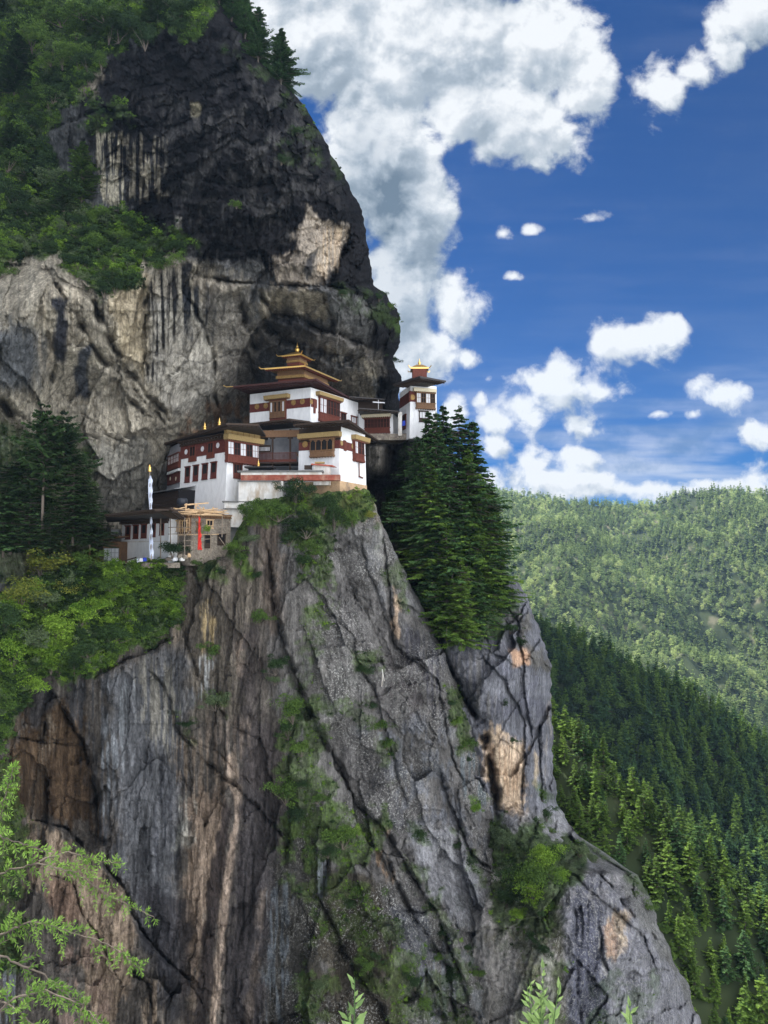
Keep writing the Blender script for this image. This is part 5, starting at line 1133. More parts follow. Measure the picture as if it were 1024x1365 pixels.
r = rect(F3R, 473.5, 588, 485.5, 615, .6); bay(F3R, H3, r, 3, .7, 'redw', (0,)); cornice(F3R, H3, (r[0]-.4, F3R.len+.3, r[3]+.15, r[3]+1.0), 'yellow', 1.0)
p0 = F3R.sz(479, 615, .3); p1 = F3R.sz(479, 635, .3); BB().bar(F3R.pt(p0[0], p0[1], .25), F3R.pt(p0[0], p1[1], .25), .12).beam(F3R.pt(p0[0]-.2, p1[1], .3), F3R.pt(p0[0]+1.4, p1[1]-.2, .3), .3, .2).build('drain_pipe', 'redw', H3)
BB().fb(F3L, 0, F3L.len, zc3+.02, zt3-.02, -.02, .05).build('upper_wall', 'dark', H3)  # strip above the cornice, roof shade put into its dark colour
zr3 = zt3+.03; E3 = [eave(465, 561.4, zr3), eave(503.5, 588, zr3), Vector((-2, 170, zr3)), eave(391, 567.5, zr3)]
roof(H3, E3, 1.5, 'roof', .28, (0, 3), .6, 'dark', 2.6)

# ---- parapet wall --------------------------------------------------------
FP = Face((318,660,140.3), (453,660,139.6), 9.0)
def pz(v): return zof(v, 140)
HP = empty('parapet_wall', FP.pt(0, 9, 0), label='long low white wall with a red stripe and slate cap in front of the gallery', cat='wall', kind='thing')
BB().fb(FP, 0, FP.len*.44, pz(668), pz(641.2), -1.2, 0).build('lower_wall', 'oldwhite', HP); BB().fb(FP, .4, FP.len, pz(640.6), pz(633), -1.6, .1).build('red_band', 'redf', HP)
BB().fb(FP, .4, FP.len*.82, pz(632.9), pz(629.6), -1.5, .06).build('upper_wall', 'oldwhite', HP); BB().fb(FP, -.2, FP.len*.835, pz(629.5), pz(627.2), -1.8, .35).build('cap', 'slate', HP)
BB().fb(FP, -.1, FP.len*.42, pz(642.1), pz(640.6), -.3, .5).build('lower_cap', 'slate', HP)
# hut behind the parapet, with red tin roof
FH = Face((418,630,141.4), (440,630,141.2), 12.5); HH = house('hut', FH.pt(0, 12.5, 0), 'tiny hut with a red tin roof in front of the corner building')
body([FH], zof(619, 141), HH, 1.0, 'oldwhite'); BB().prism([FH.pt(-.5, zof(619.4, 141), .5), FH.pt(4.3, zof(622.5, 141), .5), FH.pt(4.3, zof(622.5, 141), -1.2), FH.pt(-.5, zof(619.4, 141), -1.2)], [FH.pt(-.3, zof(617.6, 141), .3), FH.pt(3.6, zof(620, 141), .3), FH.pt(3.6, zof(620, 141), -1.2), FH.pt(-.3, zof(617.6, 141), -1.2)]).build('roof', 'redroof', HH)
BB().fb(FH, .2, 2.0, zof(617.5, 141), zof(615, 141), -.9, -.1).build('cornice', 'yellow', HH); BB().fb(FH, -1.8, -.4, zof(625, 141), zof(619.5, 141), -1.0, -.2).build('chimney', 'dark', HH)
FK = Face((331,630,143.5), (358,630,143), 12); HK = house('lean_to', FK.pt(0, 12, 0), 'small lean-to with a thin dark roof and gilt ornament behind the parapet wall')
body([FK], zof(624, 143), HK, 2, 'void'); BB().fb(FK, -.6, FK.len+.8, zof(623.5, 143), zof(621.5, 143), -2.2, .6).build('roof', 'roof', HK); finial(HK, FK.pt(1.9, zof(621.4, 143), -.3), 1.4)

# ---- upper temple with gilt tiers ------------------------------------------
F4L = Face((333,560,161), (414,560,154), 22.5, .0); F4R = Face((414,560,154), (481,560,171), 22.5, .0); zt4 = zof(519, 156)
H4 = house('temple', (F4L.B.x, F4L.B.y, 22.5), 'upper white temple with wide maroon roof and gilded pagoda tiers, highest of the cluster'); body([F4L, F4R], zt4, H4)
_, zb4 = F4L.sz(412, 542.2); _, zc4 = F4L.sz(412, 530.5)
band(F4L, H4, 0, F4L.len-.05, zb4, zc4); band(F4R, H4, .1, 2.2, zb4, zc4); BB().fb(F4R, .9, 1.6, zb4-1.2, zc4, .09, .2).build('red_pier', 'redw', H4)
for u, v in ((342.6,542), (354.4,540.8), (391.2,536.5), (403.2,535.2)): medal(F4L, H4, u, v, .58, 'goldp')
medal(F4R, H4, 415.2, 535.6, .5, 'goldp')
r = rect(F4L, 360.5, 535, 381.5, 561, .2); BB().fb(F4L, r[0], r[1], r[2], r[3]+.3, -.03, .5).build('window_box', 'redw', H4)
for i in range(4): w_ = (r[1]-r[0])/4; slit(F4L, H4, (r[0]+i*w_+.14, r[0]+(i+1)*w_-.14, r[2]+.7, r[3]-.2), 'wood', 0, .5, 'pane' if i in (0, 3) else 'void')
cornice(F4L, H4, (r[0]-1.2, r[1]+.9, r[3]+.5, r[3]+1.3), 'yellow', 1.0)
r = rect(F4R, 426.5, 541, 453, 562, .4); bay(F4R, H4, (r[0], r[1], r[2]-.3, r[3]+1.4), 6, .5, 'redw', (0, 1)); cornice(F4R, H4, (r[0]-1, r[1]+.6, r[3]+1.6, r[3]+2.3), 'yellow', 1.0)
r = rect(F4R, 455, 551, 462, 566, .2); slit(F4R, H4, r, 'redw', 1); r = rect(F4R, 469, 556, 476, 568, .2); slit(F4R, H4, r, 'redw', 1, 0, 'pane')
z4 = zof(507, 150); C4 = eave(421.5, 506.8, z4); L4 = eave(310, 516.6, z4); R4 = C4+(Vector((F4R.t.x, F4R.t.y, 0))*34)
R4 = eave(478, 538, z4); E4 = [C4, R4, L4+R4-C4, L4]
roof(H4, E4, 2.2, 'roofr', .3, (0, 3), .7, 'roofr', 2.6, raf='roofr'); tip(H4, L4+Vector((0, 0, .2)), (L4-C4), L=2.2); tip(H4, R4+Vector((0, 0, .2)), (R4-C4), L=1.6)
g = BB()
def tier(Cp, Lp, Rp, z, rise, b0, b1, sc, nm):
    C_, L_, R_ = eave(*Cp, z), eave(*Lp, z), eave(*Rp, z); ring = [C_, R_, L_+R_-C_, L_]
    rr_ = roof(H4, ring, rise, 'goldp', .22, (0, 3), .5, 'gold', 1.2, name='gilt_roof', top=.32, raf='redw')
    for p, q in ((L_, C_), (R_, C_), (C_, (L_+R_)/2)): tip(rr_, p+Vector((0, 0, .15)), p-q, L=1.3)
    c = sum(ring, Vector())/4
    lo = [p.lerp(c, sc) for p in ring]; 
    for (za, zb_, s2, mt) in ((b0, b0+(b1-b0)*.35, 0, 'redw'), (b0+(b1-b0)*.36, b0+(b1-b0)*.6, -.06, 'goldp'), (b0+(b1-b0)*.61, b1-.01, -.02, 'wood')):
        rg_ = [p.lerp(c, sc+s2) for p in ring]; BB().prism([Vector((p.x, p.y, za)) for p in rg_], [Vector((p.x, p.y, zb_)) for p in rg_]).build('tier_wall', mt, rr_)
    return c
z5 = zof(489, 154.5); c5 = tier((406.5,488.5), (353,492.5), (452,508), z5, 1.4, z5-2.6, z5, .34, 't')
z6 = zof(473.5, 158); c6 = tier((401,472.8), (375.5,475.5), (416.5,480.5), z6, 1.0, z6-1.9, z6, .36, 't')
finial(H4, (c6.x, c6.y, z6+1.1), 2.6)

# ---- small building behind, between temple and tower -----------------------
F5 = Face((478,577,169), (524,577,167), 25.6); H5 = house('lodge', (F5.A.x, F5.A.y, 25.6), 'low building with red lattice windows between the temple and the right-hand tower'); body([F5], zof(550, 168), H5, 6)
r = rect(F5, 486, 557, 519.5, 577.5, .3); bay(F5, H5, (r[0], r[1], r[2], r[3]), 8, .3, 'redw', ()); cornice(F5, H5, (r[0]-.6, r[1]+.3, r[3]+.15, r[3]+.9), 'creamw', .8)
z_ = zof(548.5, 164); roof(H5, [eave(478, 545, z_), eave(533, 549, z_), Vector((eave(533, 549, z_).x, 178, z_)), Vector((eave(478, 545, z_).x, 178, z_))], .8, 'roof', .25, (0,), .8, None, 1.5)
z_ = zof(533, 168); roof(H5, [eave(466, 529.5, z_), eave(513, 533, z_), Vector((eave(513, 533, z_).x, 180, z_)), Vector((eave(466, 529.5, z_).x, 180, z_))], .6, 'roof', .25, (0,), .8, None, 1.5)
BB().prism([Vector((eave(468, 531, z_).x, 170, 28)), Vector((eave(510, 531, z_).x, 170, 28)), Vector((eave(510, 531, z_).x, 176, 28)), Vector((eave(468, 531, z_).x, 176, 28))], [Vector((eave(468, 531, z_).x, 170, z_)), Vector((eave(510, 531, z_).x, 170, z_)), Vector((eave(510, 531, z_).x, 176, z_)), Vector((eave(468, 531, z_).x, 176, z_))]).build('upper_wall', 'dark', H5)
q = ep(504.5, 533, 165); AN = tag(BB().bar(ep(504.5, 549, 165), q, .06).beam(ep(497, 536, 165), ep(513, 537, 165), .35, .22).build('rod_mast', 'pane'), 'thin white mast with a crossbar on the roof of the low building', 'mast')
tag(BB().bar(ep(527, 577, 165), ep(527, 553, 165), .5).build('dark_post', 'void', H5)) if False else None
F5b = Face((531,580,165), (536,580,165), 25.5); BB().fb(F5b, 0, F5b.len, 25.5, zof(549, 165), -.6, 0).build('gate_pillar', 'oldwhite', H5)
BB().fb(Face((524,580,166), (545,580,166), 23), -8, 3.4, 24.6, zof(578.5, 166), -6, .6).build('terrace', 'stone', H5)
tag(BB().prism([ep(536.2,568,164.5), ep(540.6,567,164.5), ep(540.2,567,164.8), ep(536.2,568,164.8)], [ep(536.8,561,164.6), ep(540.2,560.6,164.6), ep(540.2,560.6,164.9), ep(536.8,561,164.9)]).build('hanging_cloth', 'bluec'), 'bright blue cloth hanging at the left foot of the tower', 'cloth')

# ---- right-hand tower -----------------------------------------------------
F6L = Face((531,578,172), (546,578,163), 24.6, .03); F6R = Face((546,578,163), (583,578,165), 24.6, .03); zt6 = zof(512, 163)
H6 = house('tower', (F6R.A.x, F6R.A.y, 24.6), 'narrow white tower with a carved bay and small gilt top, alone at the right edge'); body([F6L, F6R], zt6, H6)
_, zb6 = F6R.sz(550, 535.5); _, zc6 = F6R.sz(550, 522.5); band(F6R, H6, .0, 2.0, zb6, zc6+.2); band(F6L, H6, .3, F6L.len-.05, zb6, zc6+.2)
medal(F6R, H6, 550, 529.6, .62, 'goldp'); r = rect(F6R, 555.5, 523, 580.5, 545, .6); bay(F6R, H6, r, 4, .6, 'wood', (0, 2)); cornice(F6R, H6, (r[0]-.7, r[1]+.2, r[3]+.1, r[3]+.85), 'creamw', .9)
r = rect(F6R, 559, 549, 571, 562, .1); slit(F6R, H6, r, 'dark', 2, 0, 'pane'); r = rect(F6L, 536, 555, 541, 572, .1); slit(F6L, H6, r, 'redw', 1)
z_ = zof(509, 159.5); Cc = eave(562, 503.2, z_); Lc = eave(524, 514, z_); Rc = eave(594.5, 509.3, z_)
Cc = eave(560, 503.4, z_); roof(H6, [Cc, Rc, Lc+Rc-Cc, Lc], 1.6, 'roof', .28, (0, 3), .6, 'roof', 2.6)
c = (Lc+Rc)/2; 
z7 = zof(499.0, 164); ring = [Vector((c.x+a*1.9, c.y-1+b*1.9, z7)) for a, b in ((-1, -1), (1, -1), (1, 1), (-1, 1))]
BB().prism([Vector((p.x*.8+c.x*.2, p.y, z_+.3)) for p in ring], [Vector((p.x*.8+c.x*.2, p.y, z7)) for p in ring]).build('tier_wall', 'redw', H6)
rr_ = roof(H6, ring, .9, 'goldp', .22, (0,), .5, 'gold', 1.0, name='gilt_roof', top=.35); 
for i in range(4): tip(rr_, ring[i]+Vector((0, 0, .15)), ring[i]-Vector((c.x, c.y-1, z7)), L=.7)
finial(rr_, (c.x, c.y-1, z7+1.05), 1.7)

# ---- lowest white building --------------------------------------------------
F7 = Face((161,745,143), (224,745,135), -3.0, .02); zt7 = zof(692, 138)
H7 = house('lodge', (F7.B.x, F7.B.y, -3), 'lowest white building with a row of five dark red windows behind the tall flag'); body([F7], zt7, H7, 7, 'white')
for r in ((168,702,174,718.5), (178.4,701,184.6,717.8), (189,700,195.6,717), (202,699,207.6,715.5), (213.6,698,219,713)): slit(F7, H7, rect(F7, *r), 'redw', 0)
_, zl = F7.sz(190, 722); BB().fb(F7, 0, F7.len-.1, zl-.1, zl+.08, -.02, .2).build('ledge', 'oldwhite', H7)
_, zl = F7.sz(190, 699); g = BB().fb(F7, -.2, F7.len, zt7-.5, zt7-.02, -.02, .5)
for i in range(20): x = (i+.5)*F7.len/20; g.fb(F7, x-.12, x+.12, zt7-.85, zt7-.52, -.02, .8)
g.build('eave_beams', 'dark', H7)
z_ = zt7+.05; ring = [eave(226, 676, z_+.5), Vector((-36, 150, z_+.5)), Vector((-56, 158, z_+.5)), eave(141, 686.5, z_-.1)]
ring = [eave(228, 678.5, z_), Vector((-38, 147, z_)), Vector((-57, 155, z_)), eave(140, 687.5, z_)]
roof(H7, ring, .9, 'roof', .22, (3, 0), .8, 'dark', 2.2)
F8 = Face((137,748,140), (161,748,139.5), -3.0); H8 = house('shed', (F8.A.x, F8.A.y, -3), 'small lean-to shed with a white gridded door at the far left of the terrace'); body([F8], zof(722, 140), H8, 5, 'wood')
r = rect(F8, 139, 731, 158.5, 748.5); o = BB().fb(F8, *r, -.02, .08).build('door', 'pane', H8); g = BB()
for i in range(5): x = r[0]+i*(r[1]-r[0])/4; g.fb(F8, x-.05, x+.05, r[2], r[3], .09, .14)
for i in range(4): z = r[2]+i*(r[3]-r[2])/3; g.fb(F8, r[0], r[1], z-.05, z+.05, .09, .135)
g.build('glazing_bars', 'grey', o)
BB().prism([F8.pt(-3.0, zof(724.5, 139), 1.6), F8.pt(F8.len+.5, zof(716.5, 139), 1.6), F8.pt(F8.len+.5, zof(715, 139), -4), F8.pt(-3.0, zof(722, 139), -4)], [F8.pt(-3.0, zof(723, 139), 1.6), F8.pt(F8.len+.5, zof(715, 139), 1.6), F8.pt(F8.len+.5, zof(713, 139), -4), F8.pt(-3.0, zof(720, 139), -4)]).build('roof', 'wood', H8)
BB().fb(F8, -2.2, -2.0, -3, zof(725, 140), .8, 1.0).build('post', 'wood', H8)
BB().fb(F8, -2.6, F8.len, zof(726, 139), zof(724.6, 139), 1.0, 1.4).build('eave_beam', 'dark', H8)

# ---- stone building under repair ---------------------------------------------
F9L = Face((223,740,139), (254,740,134.5), -2.5); F9R = Face((254,740,134.5), (307,740,138.5), -2.5); zt9 = zof(685.5, 136)
H9 = house('stone_building', (F9R.A.x, F9R.A.y, -2.5), 'unfinished stone and timber building wrapped in bamboo scaffolding'); body([F9L, F9R], zt9, H9, 0, 'stone')
_, zf = F9L.sz(240, 712); BB().fb(F9L, 0, F9L.len+.1, zf, zt9-.8, -.02, .35).build('timber_front', 'wood', H9)
g = BB()
for i in range(12): x = i*F9L.len/11; g.fb(F9L, x-.05, x+.05, zf, zt9-.8, .36, .44)
for f in (.0, .35, .7, 1): z = zf+(zt9-.8-zf)*f; g.fb(F9L, 0, F9L.len, z-.07, z+.07, .36, .46)
g.build('frame', 'plank', H9)
for i in range(2): r = rect(F9L, 234+i*10, 695, 240+i*10, 708, .4); slit(F9L, H9, r, 'plank', 1, .46)
r = rect(F9R, 275, 694, 284, 704); slit(F9R, H9, r, 'plank', 1); r = rect(F9R, 262, 697, 268, 708); slit(F9R, H9, r, 'wood', 0)
r = rect(F9R, 273, 714, 281, 730); slit(F9R, H9, r, 'dark', 0); r = rect(F9R, 290, 713, 300, 726); slit(F9R, H9, r, 'dark', 0)
g = BB()
for Fx, nn in ((F9L, 14), (F9R, 24)):
    for i in range(nn): x = (i+.5)*Fx.len/nn; g.fb(Fx, x-.11, x+.11, zt9-.62, zt9-.3, -.05, .55); g.fb(Fx, x-.11, x+.11, zt9-.22, zt9-.02, -.05, .9)
    g.fb(Fx, -.1, Fx.len+.1, zt9-.76, zt9-.64, -.05, .45)
g.build('joist_ends', 'wood', H9)
BB().fb(F9L, -.2, F9L.len, zt9-.3, zt9-.22, -.05, .75).fb(F9R, 0, F9R.len+.3, zt9-.3, zt9-.22, -.05, .75).build('cornice', 'plank', H9)
rb_ = random.Random(3)
g = BB(); c9 = F9R.pt(F9R.len*.35, zt9, -2.5)
for i in range(46):
    p = F9L.pt(-2.0+rb_.uniform(0, 4.5), zt9+.12+.9*rb_.random()**2, rb_.uniform(-2, 1.6)); a = rb_.choice((0, 0, .1, -.1, 1.5)); d = Vector((F9R.t.x*math.cos(a)-F9R.t.y*math.sin(a), F9R.t.x*math.sin(a)+F9R.t.y*math.cos(a), rb_.uniform(-.03, .03)))
    L = rb_.uniform(3, 7.5); p = p+Vector((rb_.uniform(0, 6), 0, 0)); g.beam(p, p+d*L, .28, .09)
for a, b in (((213,680.5,134), (262,683,133)), ((222,684.5,133.5), (296,686.5,133.5)), ((232,677.5,136), (285,683,134)), ((250,680,135), (305,684.5,134.5)), ((226,687,133.2), (252,678,135)), ((240,682,134), (300,681.5,136)), ((217,683,134.2), (247,676,137)), ((268,686,133.2), (302,680.5,136)), ((228,680,135.5), (270,679,136.5)), ((245,685,133.3), (290,677.5,137))):
    g.beam(ep(*a), ep(*b), .42, .16)
tag(g.build('board_pile', 'plank'), 'loose fresh timber boards lying on top of the scaffolded stone building', 'boards')
g = BB()
for u, v in ((247, 671), (262, 672), (273, 676), (283, 676)): p = ep(u, 684, 137); g.beam(p, ep(u+rb_.uniform(-2, 2), v, 137), .25, .25)
g.beam(ep(246, 673, 137), ep(278, 670.5, 138), .2, .25).beam(ep(246, 680, 137), ep(290, 681, 137), .2, .2).beam(ep(262, 673, 137), ep(274, 682, 137), .15, .15)
tag(g.build('roof_frame', 'plank'), 'pale timber roof frame being raised over the stone building', 'timber frame')
# scaffolding
sc = empty('scaffolding', ep(255, 742, 132.5), label='bamboo pole scaffolding standing in front of the unfinished stone building', cat='scaffold')
for u, v0, v1, D in ((227.5,740,684,134.5), (237,742,694,133.5), (246,742,690,132.5), (258,742,700,132), (296,716,688,134), (281,738,700,133), (214,744,688,134), (303,730,700,135.5)):
    BB().bar(ep(u, v0, D), ep(u+rb_.uniform(-.6, .6), v1, D), .10, .08).build('pole', 'pole', sc)
for (a, b) in (((224,703,134), (300,702,133)), ((224,712,134), (300,711,133)), ((244,721,132.5), (284,718,133)), ((240,728,132.5), (262,727,132.5)), ((292,716,133.5), (303,731,133)), ((246,715,132.4), (260,700,132.4))):
    BB().bar(ep(*a), ep(*b), .07).build('rail', 'pole', sc)
BB().prism([ep(238,713.5,133.2), ep(292,712.5,133.2), ep(292,712.5,134.2), ep(238,713.5,134.2)], [ep(238,712.8,133.2), ep(292,711.8,133.2), ep(292,711.8,134.2), ep(238,712.8,134.2)]).build('walk_board', 'plank', sc)

# ---- flags, terrace, odds and ends -----------------------------------------
def cloth(name, pts, mat, th=.05, wave=.25):      # pts: rows of (left u, right u, v, D)
    nr = len(pts); nc = 7; V = []; 
    for i, (ul, ur, v, D) in enumerate(pts):
        for j in range(nc):
            f = j/(nc-1); V.append(ep(ul+(ur-ul)*f, v, D)+Vector((0, wave*math.sin(i*1.3+f*5)*f, 0)))
    V2 = [v+Vector((0, th, 0)) for v in V]; n = len(V); Fc = []
    for i in range(nr-1):
        for j in range(nc-1): a = i*nc+j; Fc += [(a, a+nc, a+nc+1, a+1), (a+n, a+1+n, a+nc+1+n, a+nc+n)]
    ed = [i*nc for i in range(nr)]; 
    for i in range(nr-1):
        for j in (0, nc-1): a = i*nc+j; Fc.append((a, a+n, a+nc+n, a+nc))
    b = BB(); b.v = V+V2; b.f = Fc; return b
fp = empty('flag_pole', ep(201, 746, 131.5), label='tall prayer flag with a long pale blue cloth and gold tip before the lowest building', cat='flag pole')
BB().bar(ep(201.6, 747, 131.5), ep(199.6, 628, 131.5), .13, .09).build('pole', 'pole', fp); 
BB().lathe(ep(199.5, 629, 131.5), [(.22,0),(.32,.05),(.28,.3),(.24,.6),(.26,.8),(.15,.9),(.12,1.1),(.04,1.3)]).build('pole_tip', 'gold', fp, True)
rows = [(199.2+t*2.0-(1.2 if t > .05 else 0)-.8*math.sin(t*9), 202.2+t*2.0+.6*math.sin(t*7+1)-(0 if t > .05 else 1), 634+t*111, 131.4) for t in np.linspace(0, 1, 40)]
cloth('flag_cloth', rows, 'flag').build('flag_cloth', 'flag', fp, True)
fr = empty('flag_pole', ep(266, 735, 131.5), label='short pole with a narrow red tapering flag before the stone building', cat='flag pole'); BB().bar(ep(264.5, 736, 131.5), ep(265.4, 687, 131.5), .07).build('pole', 'pole', fr)
cloth('f', [(264.8-1.3*t, 266.0+3.2*t**.8+.4*math.sin(t*14), 688+t*45, 131.4) for t in np.linspace(0, 1, 22)], 'redc').build('flag_cloth', 'redc', fr, True)
tw = tag(BB().prism([ep(120,757,133), ep(240,757,133.8), ep(240,757,135), ep(120,757,134.2)], [ep(120,750.2,133), ep(240,750,133.8), ep(240,750,135), ep(120,750.2,134.2)]).build('retaining_wall', 'stone'), 'low grey stone edging wall along the brink of the terrace', 'wall', None, 'thing')
for i, (u, v, s_, c_) in enumerate([(188,745,.5,'pane'), (193,744.5,.4,'bluec'), (240,740,.5,'stone'), (247,741,.6,'stone'), (252,739,.4,'plank'), (233,744,.5,'pane'), (225,744,.6,'stone'), (243,744,.5,'oldwhite'), (184,746,.4,'flag')]):
    p = ep(u, v, 133.2); b = BB(); k = rb_.Random if False else random.Random(i)
    b.lathe(p-Vector((0, 0, .5)), [(s_*.8, 0), (s_*1.1*k.uniform(.8, 1.1), .25), (s_*.9, .5*k.uniform(.8, 1.3)), (s_*.4, .7)], 7)
    tag(b.build('rubble_heap', c_), ['white sack by the foot of the tall flag', 'blue plastic sheet bundle near the tall flag', 'grey stone heap left of the red flag', 'larger stone heap beside the red flag', 'small heap of offcuts left of the red flag', 'white bag between the two flags', 'stone heap beneath the little tree', 'pale rubble heap in front of the scaffolding', 'pale blue bundle at the foot of the lowest building'][i], 'heap')
tag(BB().beam(ep(166,747.5,133.6), ep(182,743,134.2), .3, .25).build('fallen_beam', 'dark'), 'dark beam leaning at the foot of the lowest building', 'beam')
p = ep(243, 672, 141.5); tag(BB().lathe(p-Vector((0, 0, .2)), [(.9,0),(1.0,.1),(1.0,1.0),(.85,1.25),(.3,1.35)], 14).build('water_tank', 'tank', None, True), 'black plastic water tank behind the timber frame', 'water tank')
FT = Face((299,684,139.2), (327,684,139.8), 4.5); HT = house('tin_shed', FT.pt(0, 4.5, 0), 'small pale shed with a flat dark roof right of the timber frame'); body([FT], zof(669.5, 139.4), HT, 1.5, 'oldwhite'); BB().fb(FT, -.4, 2.6, zof(669.4, 139.4), zof(668, 139.4), -1.8, .5).fb(FT, -.2, FT.len, zof(678.6, 139.4), zof(677.6, 139.4), 0, .7).build('roof', 'slate', HT)
BB().fb(FT, 2.7, FT.len, zof(669.4, 139.4)-1, zof(669.4, 139.4)-.86, -1.5, .4).build('lower_roof', 'tin', HT)
tree(230, 743, 711, (SHR[1][0], SHR[1][1]), 'dark', 'small dark leafy tree on the terrace right of the tall flag', D=132.5, H=2.6, nm='young_tree')
tree(277, 712, 700, (SHR[2][0], SHR[2][1]), 'bright', 'small sapling growing by the window of the stone building', D=133, H=1.0, nm='sapling')
tag(BB().hexa([PV(148.2,706.2,147)+Vector(q) for q in ((0,0,-.9),(1.6,0,-.9),(1.6,1,-.9),(0,1,-.9),(0,0,0),(1.5,0,.1),(1.5,1,.1),(0,1,0))]).build('white_box', 'pane'), 'white painted stone block on the rock left of the lowest building', 'block') 

pp_ = empty('water_pipe', ep(509, 918, 132), label='two short white pipes poking out below the shelf of the grey face', cat='pipe')
BB().bar(ep(509,915,131.5), ep(510.5,897,131), .06).bar(ep(512.5,908,131.5), ep(509.5,892,131), .05).build('pipe', 'oldwhite', pp_)
# ------------------------------------------------------------------ foreground sprays close to the viewer
def spray_tree():
    root = empty('overhanging_tree', (-9, 9, -14), label='feathery bright green branches reaching in from the lower left corner', cat='tree')
    rg = np.random.default_rng(17); base = Vector((-9, 9, -14))
    limbs = [([(-120,1200),(0,1163),(50,1150),(100,1163),(150,1198),(205,1222)], 8.0, 56), ([(-120,1290),(0,1246),(40,1228),(90,1240),(150,1262),(185,1290)], 7.4, 54), ([(-120,1220),(0,1275),(60,1300),(95,1335),(120,1390)], 7.0, 54), ([(-60,1400),(20,1330),(60,1320),(110,1340),(150,1380)], 6.4, 46),
             ([(-110,1190),(-20,1130),(0,1090),(10,1050),(18,1022)], 7.6, 34), ([(50,1150),(90,1135),(130,1148),(160,1150)], 8.1, 36), ([(-100,1110),(-20,1110),(20,1122),(60,1135)], 7.5, 40), ([(-80,1350),(-10,1330),(30,1350),(60,1390)], 6.6, 54), ]
    for li, (pts, D, sub) in enumerate(limbs):
        pp = [PV(u, v, D+.15*math.sin(i*2+li)) for i, (u, v) in enumerate(pts)]
        # resample
        seg = []; 
        for a, b in zip(pp[:-1], pp[1:]):
            for k in range(8): seg.append(a.lerp(b, k/8)+Vector(rg.normal(size=3)*.006))
        seg.append(pp[-1]); n = len(seg)
        tb = [([q[:] for q in seg], list(np.linspace(.011, .003, n)), 6)]; B = Buf()
        for i in range(3, n):
            d = (seg[i]-seg[i-1]).normalized()
            for sg in (-1, 1):
                if rg.random() < .42: continue
                side = d.cross(Vector((0, -1, .25))).normalized()*sg
                L = sub*.82/F*D*(.35+.65*rg.random())*(1-.65*(i/n)**2)
                e = (d*.75+side*.75+Vector((rg.normal()*.2, rg.normal()*.35, -.12+rg.normal()*.18))).normalized()
                m = max(5, int(L/.022)); t = (np.arange(m)+rg.random(m))/m
                c0 = np.array(seg[i])+np.outer(t*L, np.array(e))+np.outer(t**2*L, [0, 0, -.18])
                tb.append(([seg[i][:], tuple(c0[m//2]), tuple(c0[-1])], (.003, .002, .001), 4))
                tn = np.clip(.35+.5*t+rg.normal()*.12, 0, 1)
                s2 = np.cross(np.array(e), [0, -1, .2]); s2 /= np.linalg.norm(s2)
                for q in range(3):
                    al = np.array(e)*.7+np.outer(rg.choice([-1, 1], m)*rg.uniform(.4, 1, m), s2)+rg.normal(size=(m, 3))*.3
                    al /= np.linalg.norm(al, axis=1, keepdims=True); ln = .055*(.5+.7*rg.random(m))*(1.15-.5*t)
                    B.leaves(c0+al*(ln*.5)[:, None], rg.normal(size=(m, 3))+np.array([0, -.8, .6]), al, ln, ln*.26, tn)
        for k in range(len(B.v)): B.v[k] = B.v[k]-np.array(base)
        me = B.mesh('foliage'); f_ = link('foliage', me, LM['fore'], root)
        tb2 = [([tuple(np.array(p)-np.array(base)) for p in a], r, k) for a, r, k in tb]
        link('branch', tubes_mesh('branch', tb2), BARK, root)
    return root
spray_tree()
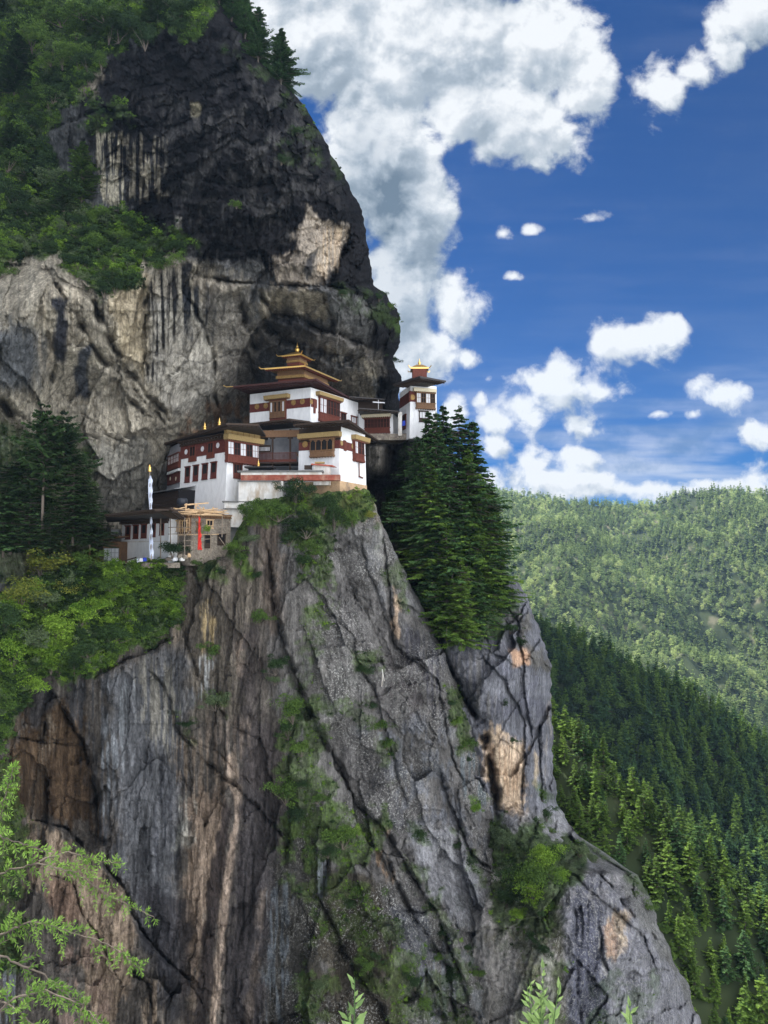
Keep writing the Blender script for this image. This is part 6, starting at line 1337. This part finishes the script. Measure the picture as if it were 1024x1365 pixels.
def weed(u0, vt, D, label, n, spread, leafpx, mat):
    rg = np.random.default_rng(int(u0)); b = PV(u0, 1440, D); root = empty('wild_plant', b, label=label, cat='plant'); B = Buf(); tb = []
    for s in range(spread[1]):
        ut = u0+(rg.uniform(-1, 1)*spread[0] if s else 2); top = PV(ut, vt+(rg.uniform(15, 50) if s else 0), D+rg.normal()*.1)-b
        pts = [Vector((0, 0, 0)), top*.5+Vector((rg.normal()*.02, 0, 0)), top]; tb.append(([p[:] for p in pts], (.008, .006, .002), 5))
        for i in range(n):
            f = .25+.75*i/n; c = (pts[0].lerp(pts[1], f*2) if f < .5 else pts[1].lerp(pts[2], f*2-1)); a = rg.random()*6.28; L = leafpx/F*D*(1.15-.75*f)*(.7+.5*rg.random())
            al = np.array([math.cos(a), math.sin(a)*.6, .55+.5*f]); al /= np.linalg.norm(al)
            for q, o in ((0, 0), (.35, .5), (-.35, .5)):
                al2 = al+q*np.array([-math.sin(a), math.cos(a), 0]); al2 /= np.linalg.norm(al2); l2 = L*(1-.45*abs(q)/.35)
                B.leaves(np.array([c])+al2*(l2*.5), np.array([[rg.normal()*.3, -.7, .8]]), al2[None], [l2], [l2*.30], np.array([.45+.5*rg.random()]))
    link('leaves', B.mesh('leaves'), LM['weed'], root); link('stem', tubes_mesh('stem', tb), LM['weed'], root)
LM['weed'] = leaf_mat('leaf_weed', (84,112,70), (150,176,112), .4)
weed(471, 1303, 5.0, 'leafy pale green weed rising from the bottom edge left of the middle', 12, (14, 2), 34, 'fore')
weed(722, 1282, 5.6, 'tall loose pale weed at the bottom edge right of the middle', 12, (34, 5), 30, 'fore')
weed(838, 1334, 5.2, 'short pointed pale weed rightmost at the bottom edge', 9, (22, 2), 34, 'fore')
# ------------------------------------------------------------------ the air between
def haze():
    x0, x1, y0, y1, z0, z1 = -730, 2320, -290, 2720, -3000, 340
    zmin = min(v.co.z for v in bpy.data.objects['ground'].data.vertices); z0 = zmin-1; z1 = max(z1, max(v.co.z for v in bpy.data.objects['ground'].data.vertices)+25)
    V = [(x, y, z) for z in (z0, z1) for y in (y0, y1) for x in (x0, x1)]
    me = bpy.data.meshes.new('haze'); me.from_pydata(V, [], [(0,2,3,1),(4,5,7,6),(0,1,5,4),(2,6,7,3),(0,4,6,2),(1,3,7,5)])
    m = bpy.data.materials.new('haze'); m.use_nodes = True; n = m.node_tree.nodes; n.clear()
    o = n.new('ShaderNodeOutputMaterial'); v = n.new('ShaderNodeVolumePrincipled'); m.node_tree.links.new(v.outputs[0], o.inputs['Volume'])
    v.inputs['Color'].default_value = (.36, .56, .86, 1); v.inputs['Density'].default_value = .00005; v.inputs['Anisotropy'].default_value = .2
    tag(link('haze', me, m), 'thin blue haze filling the valley air', 'haze', kind='stuff')
haze()
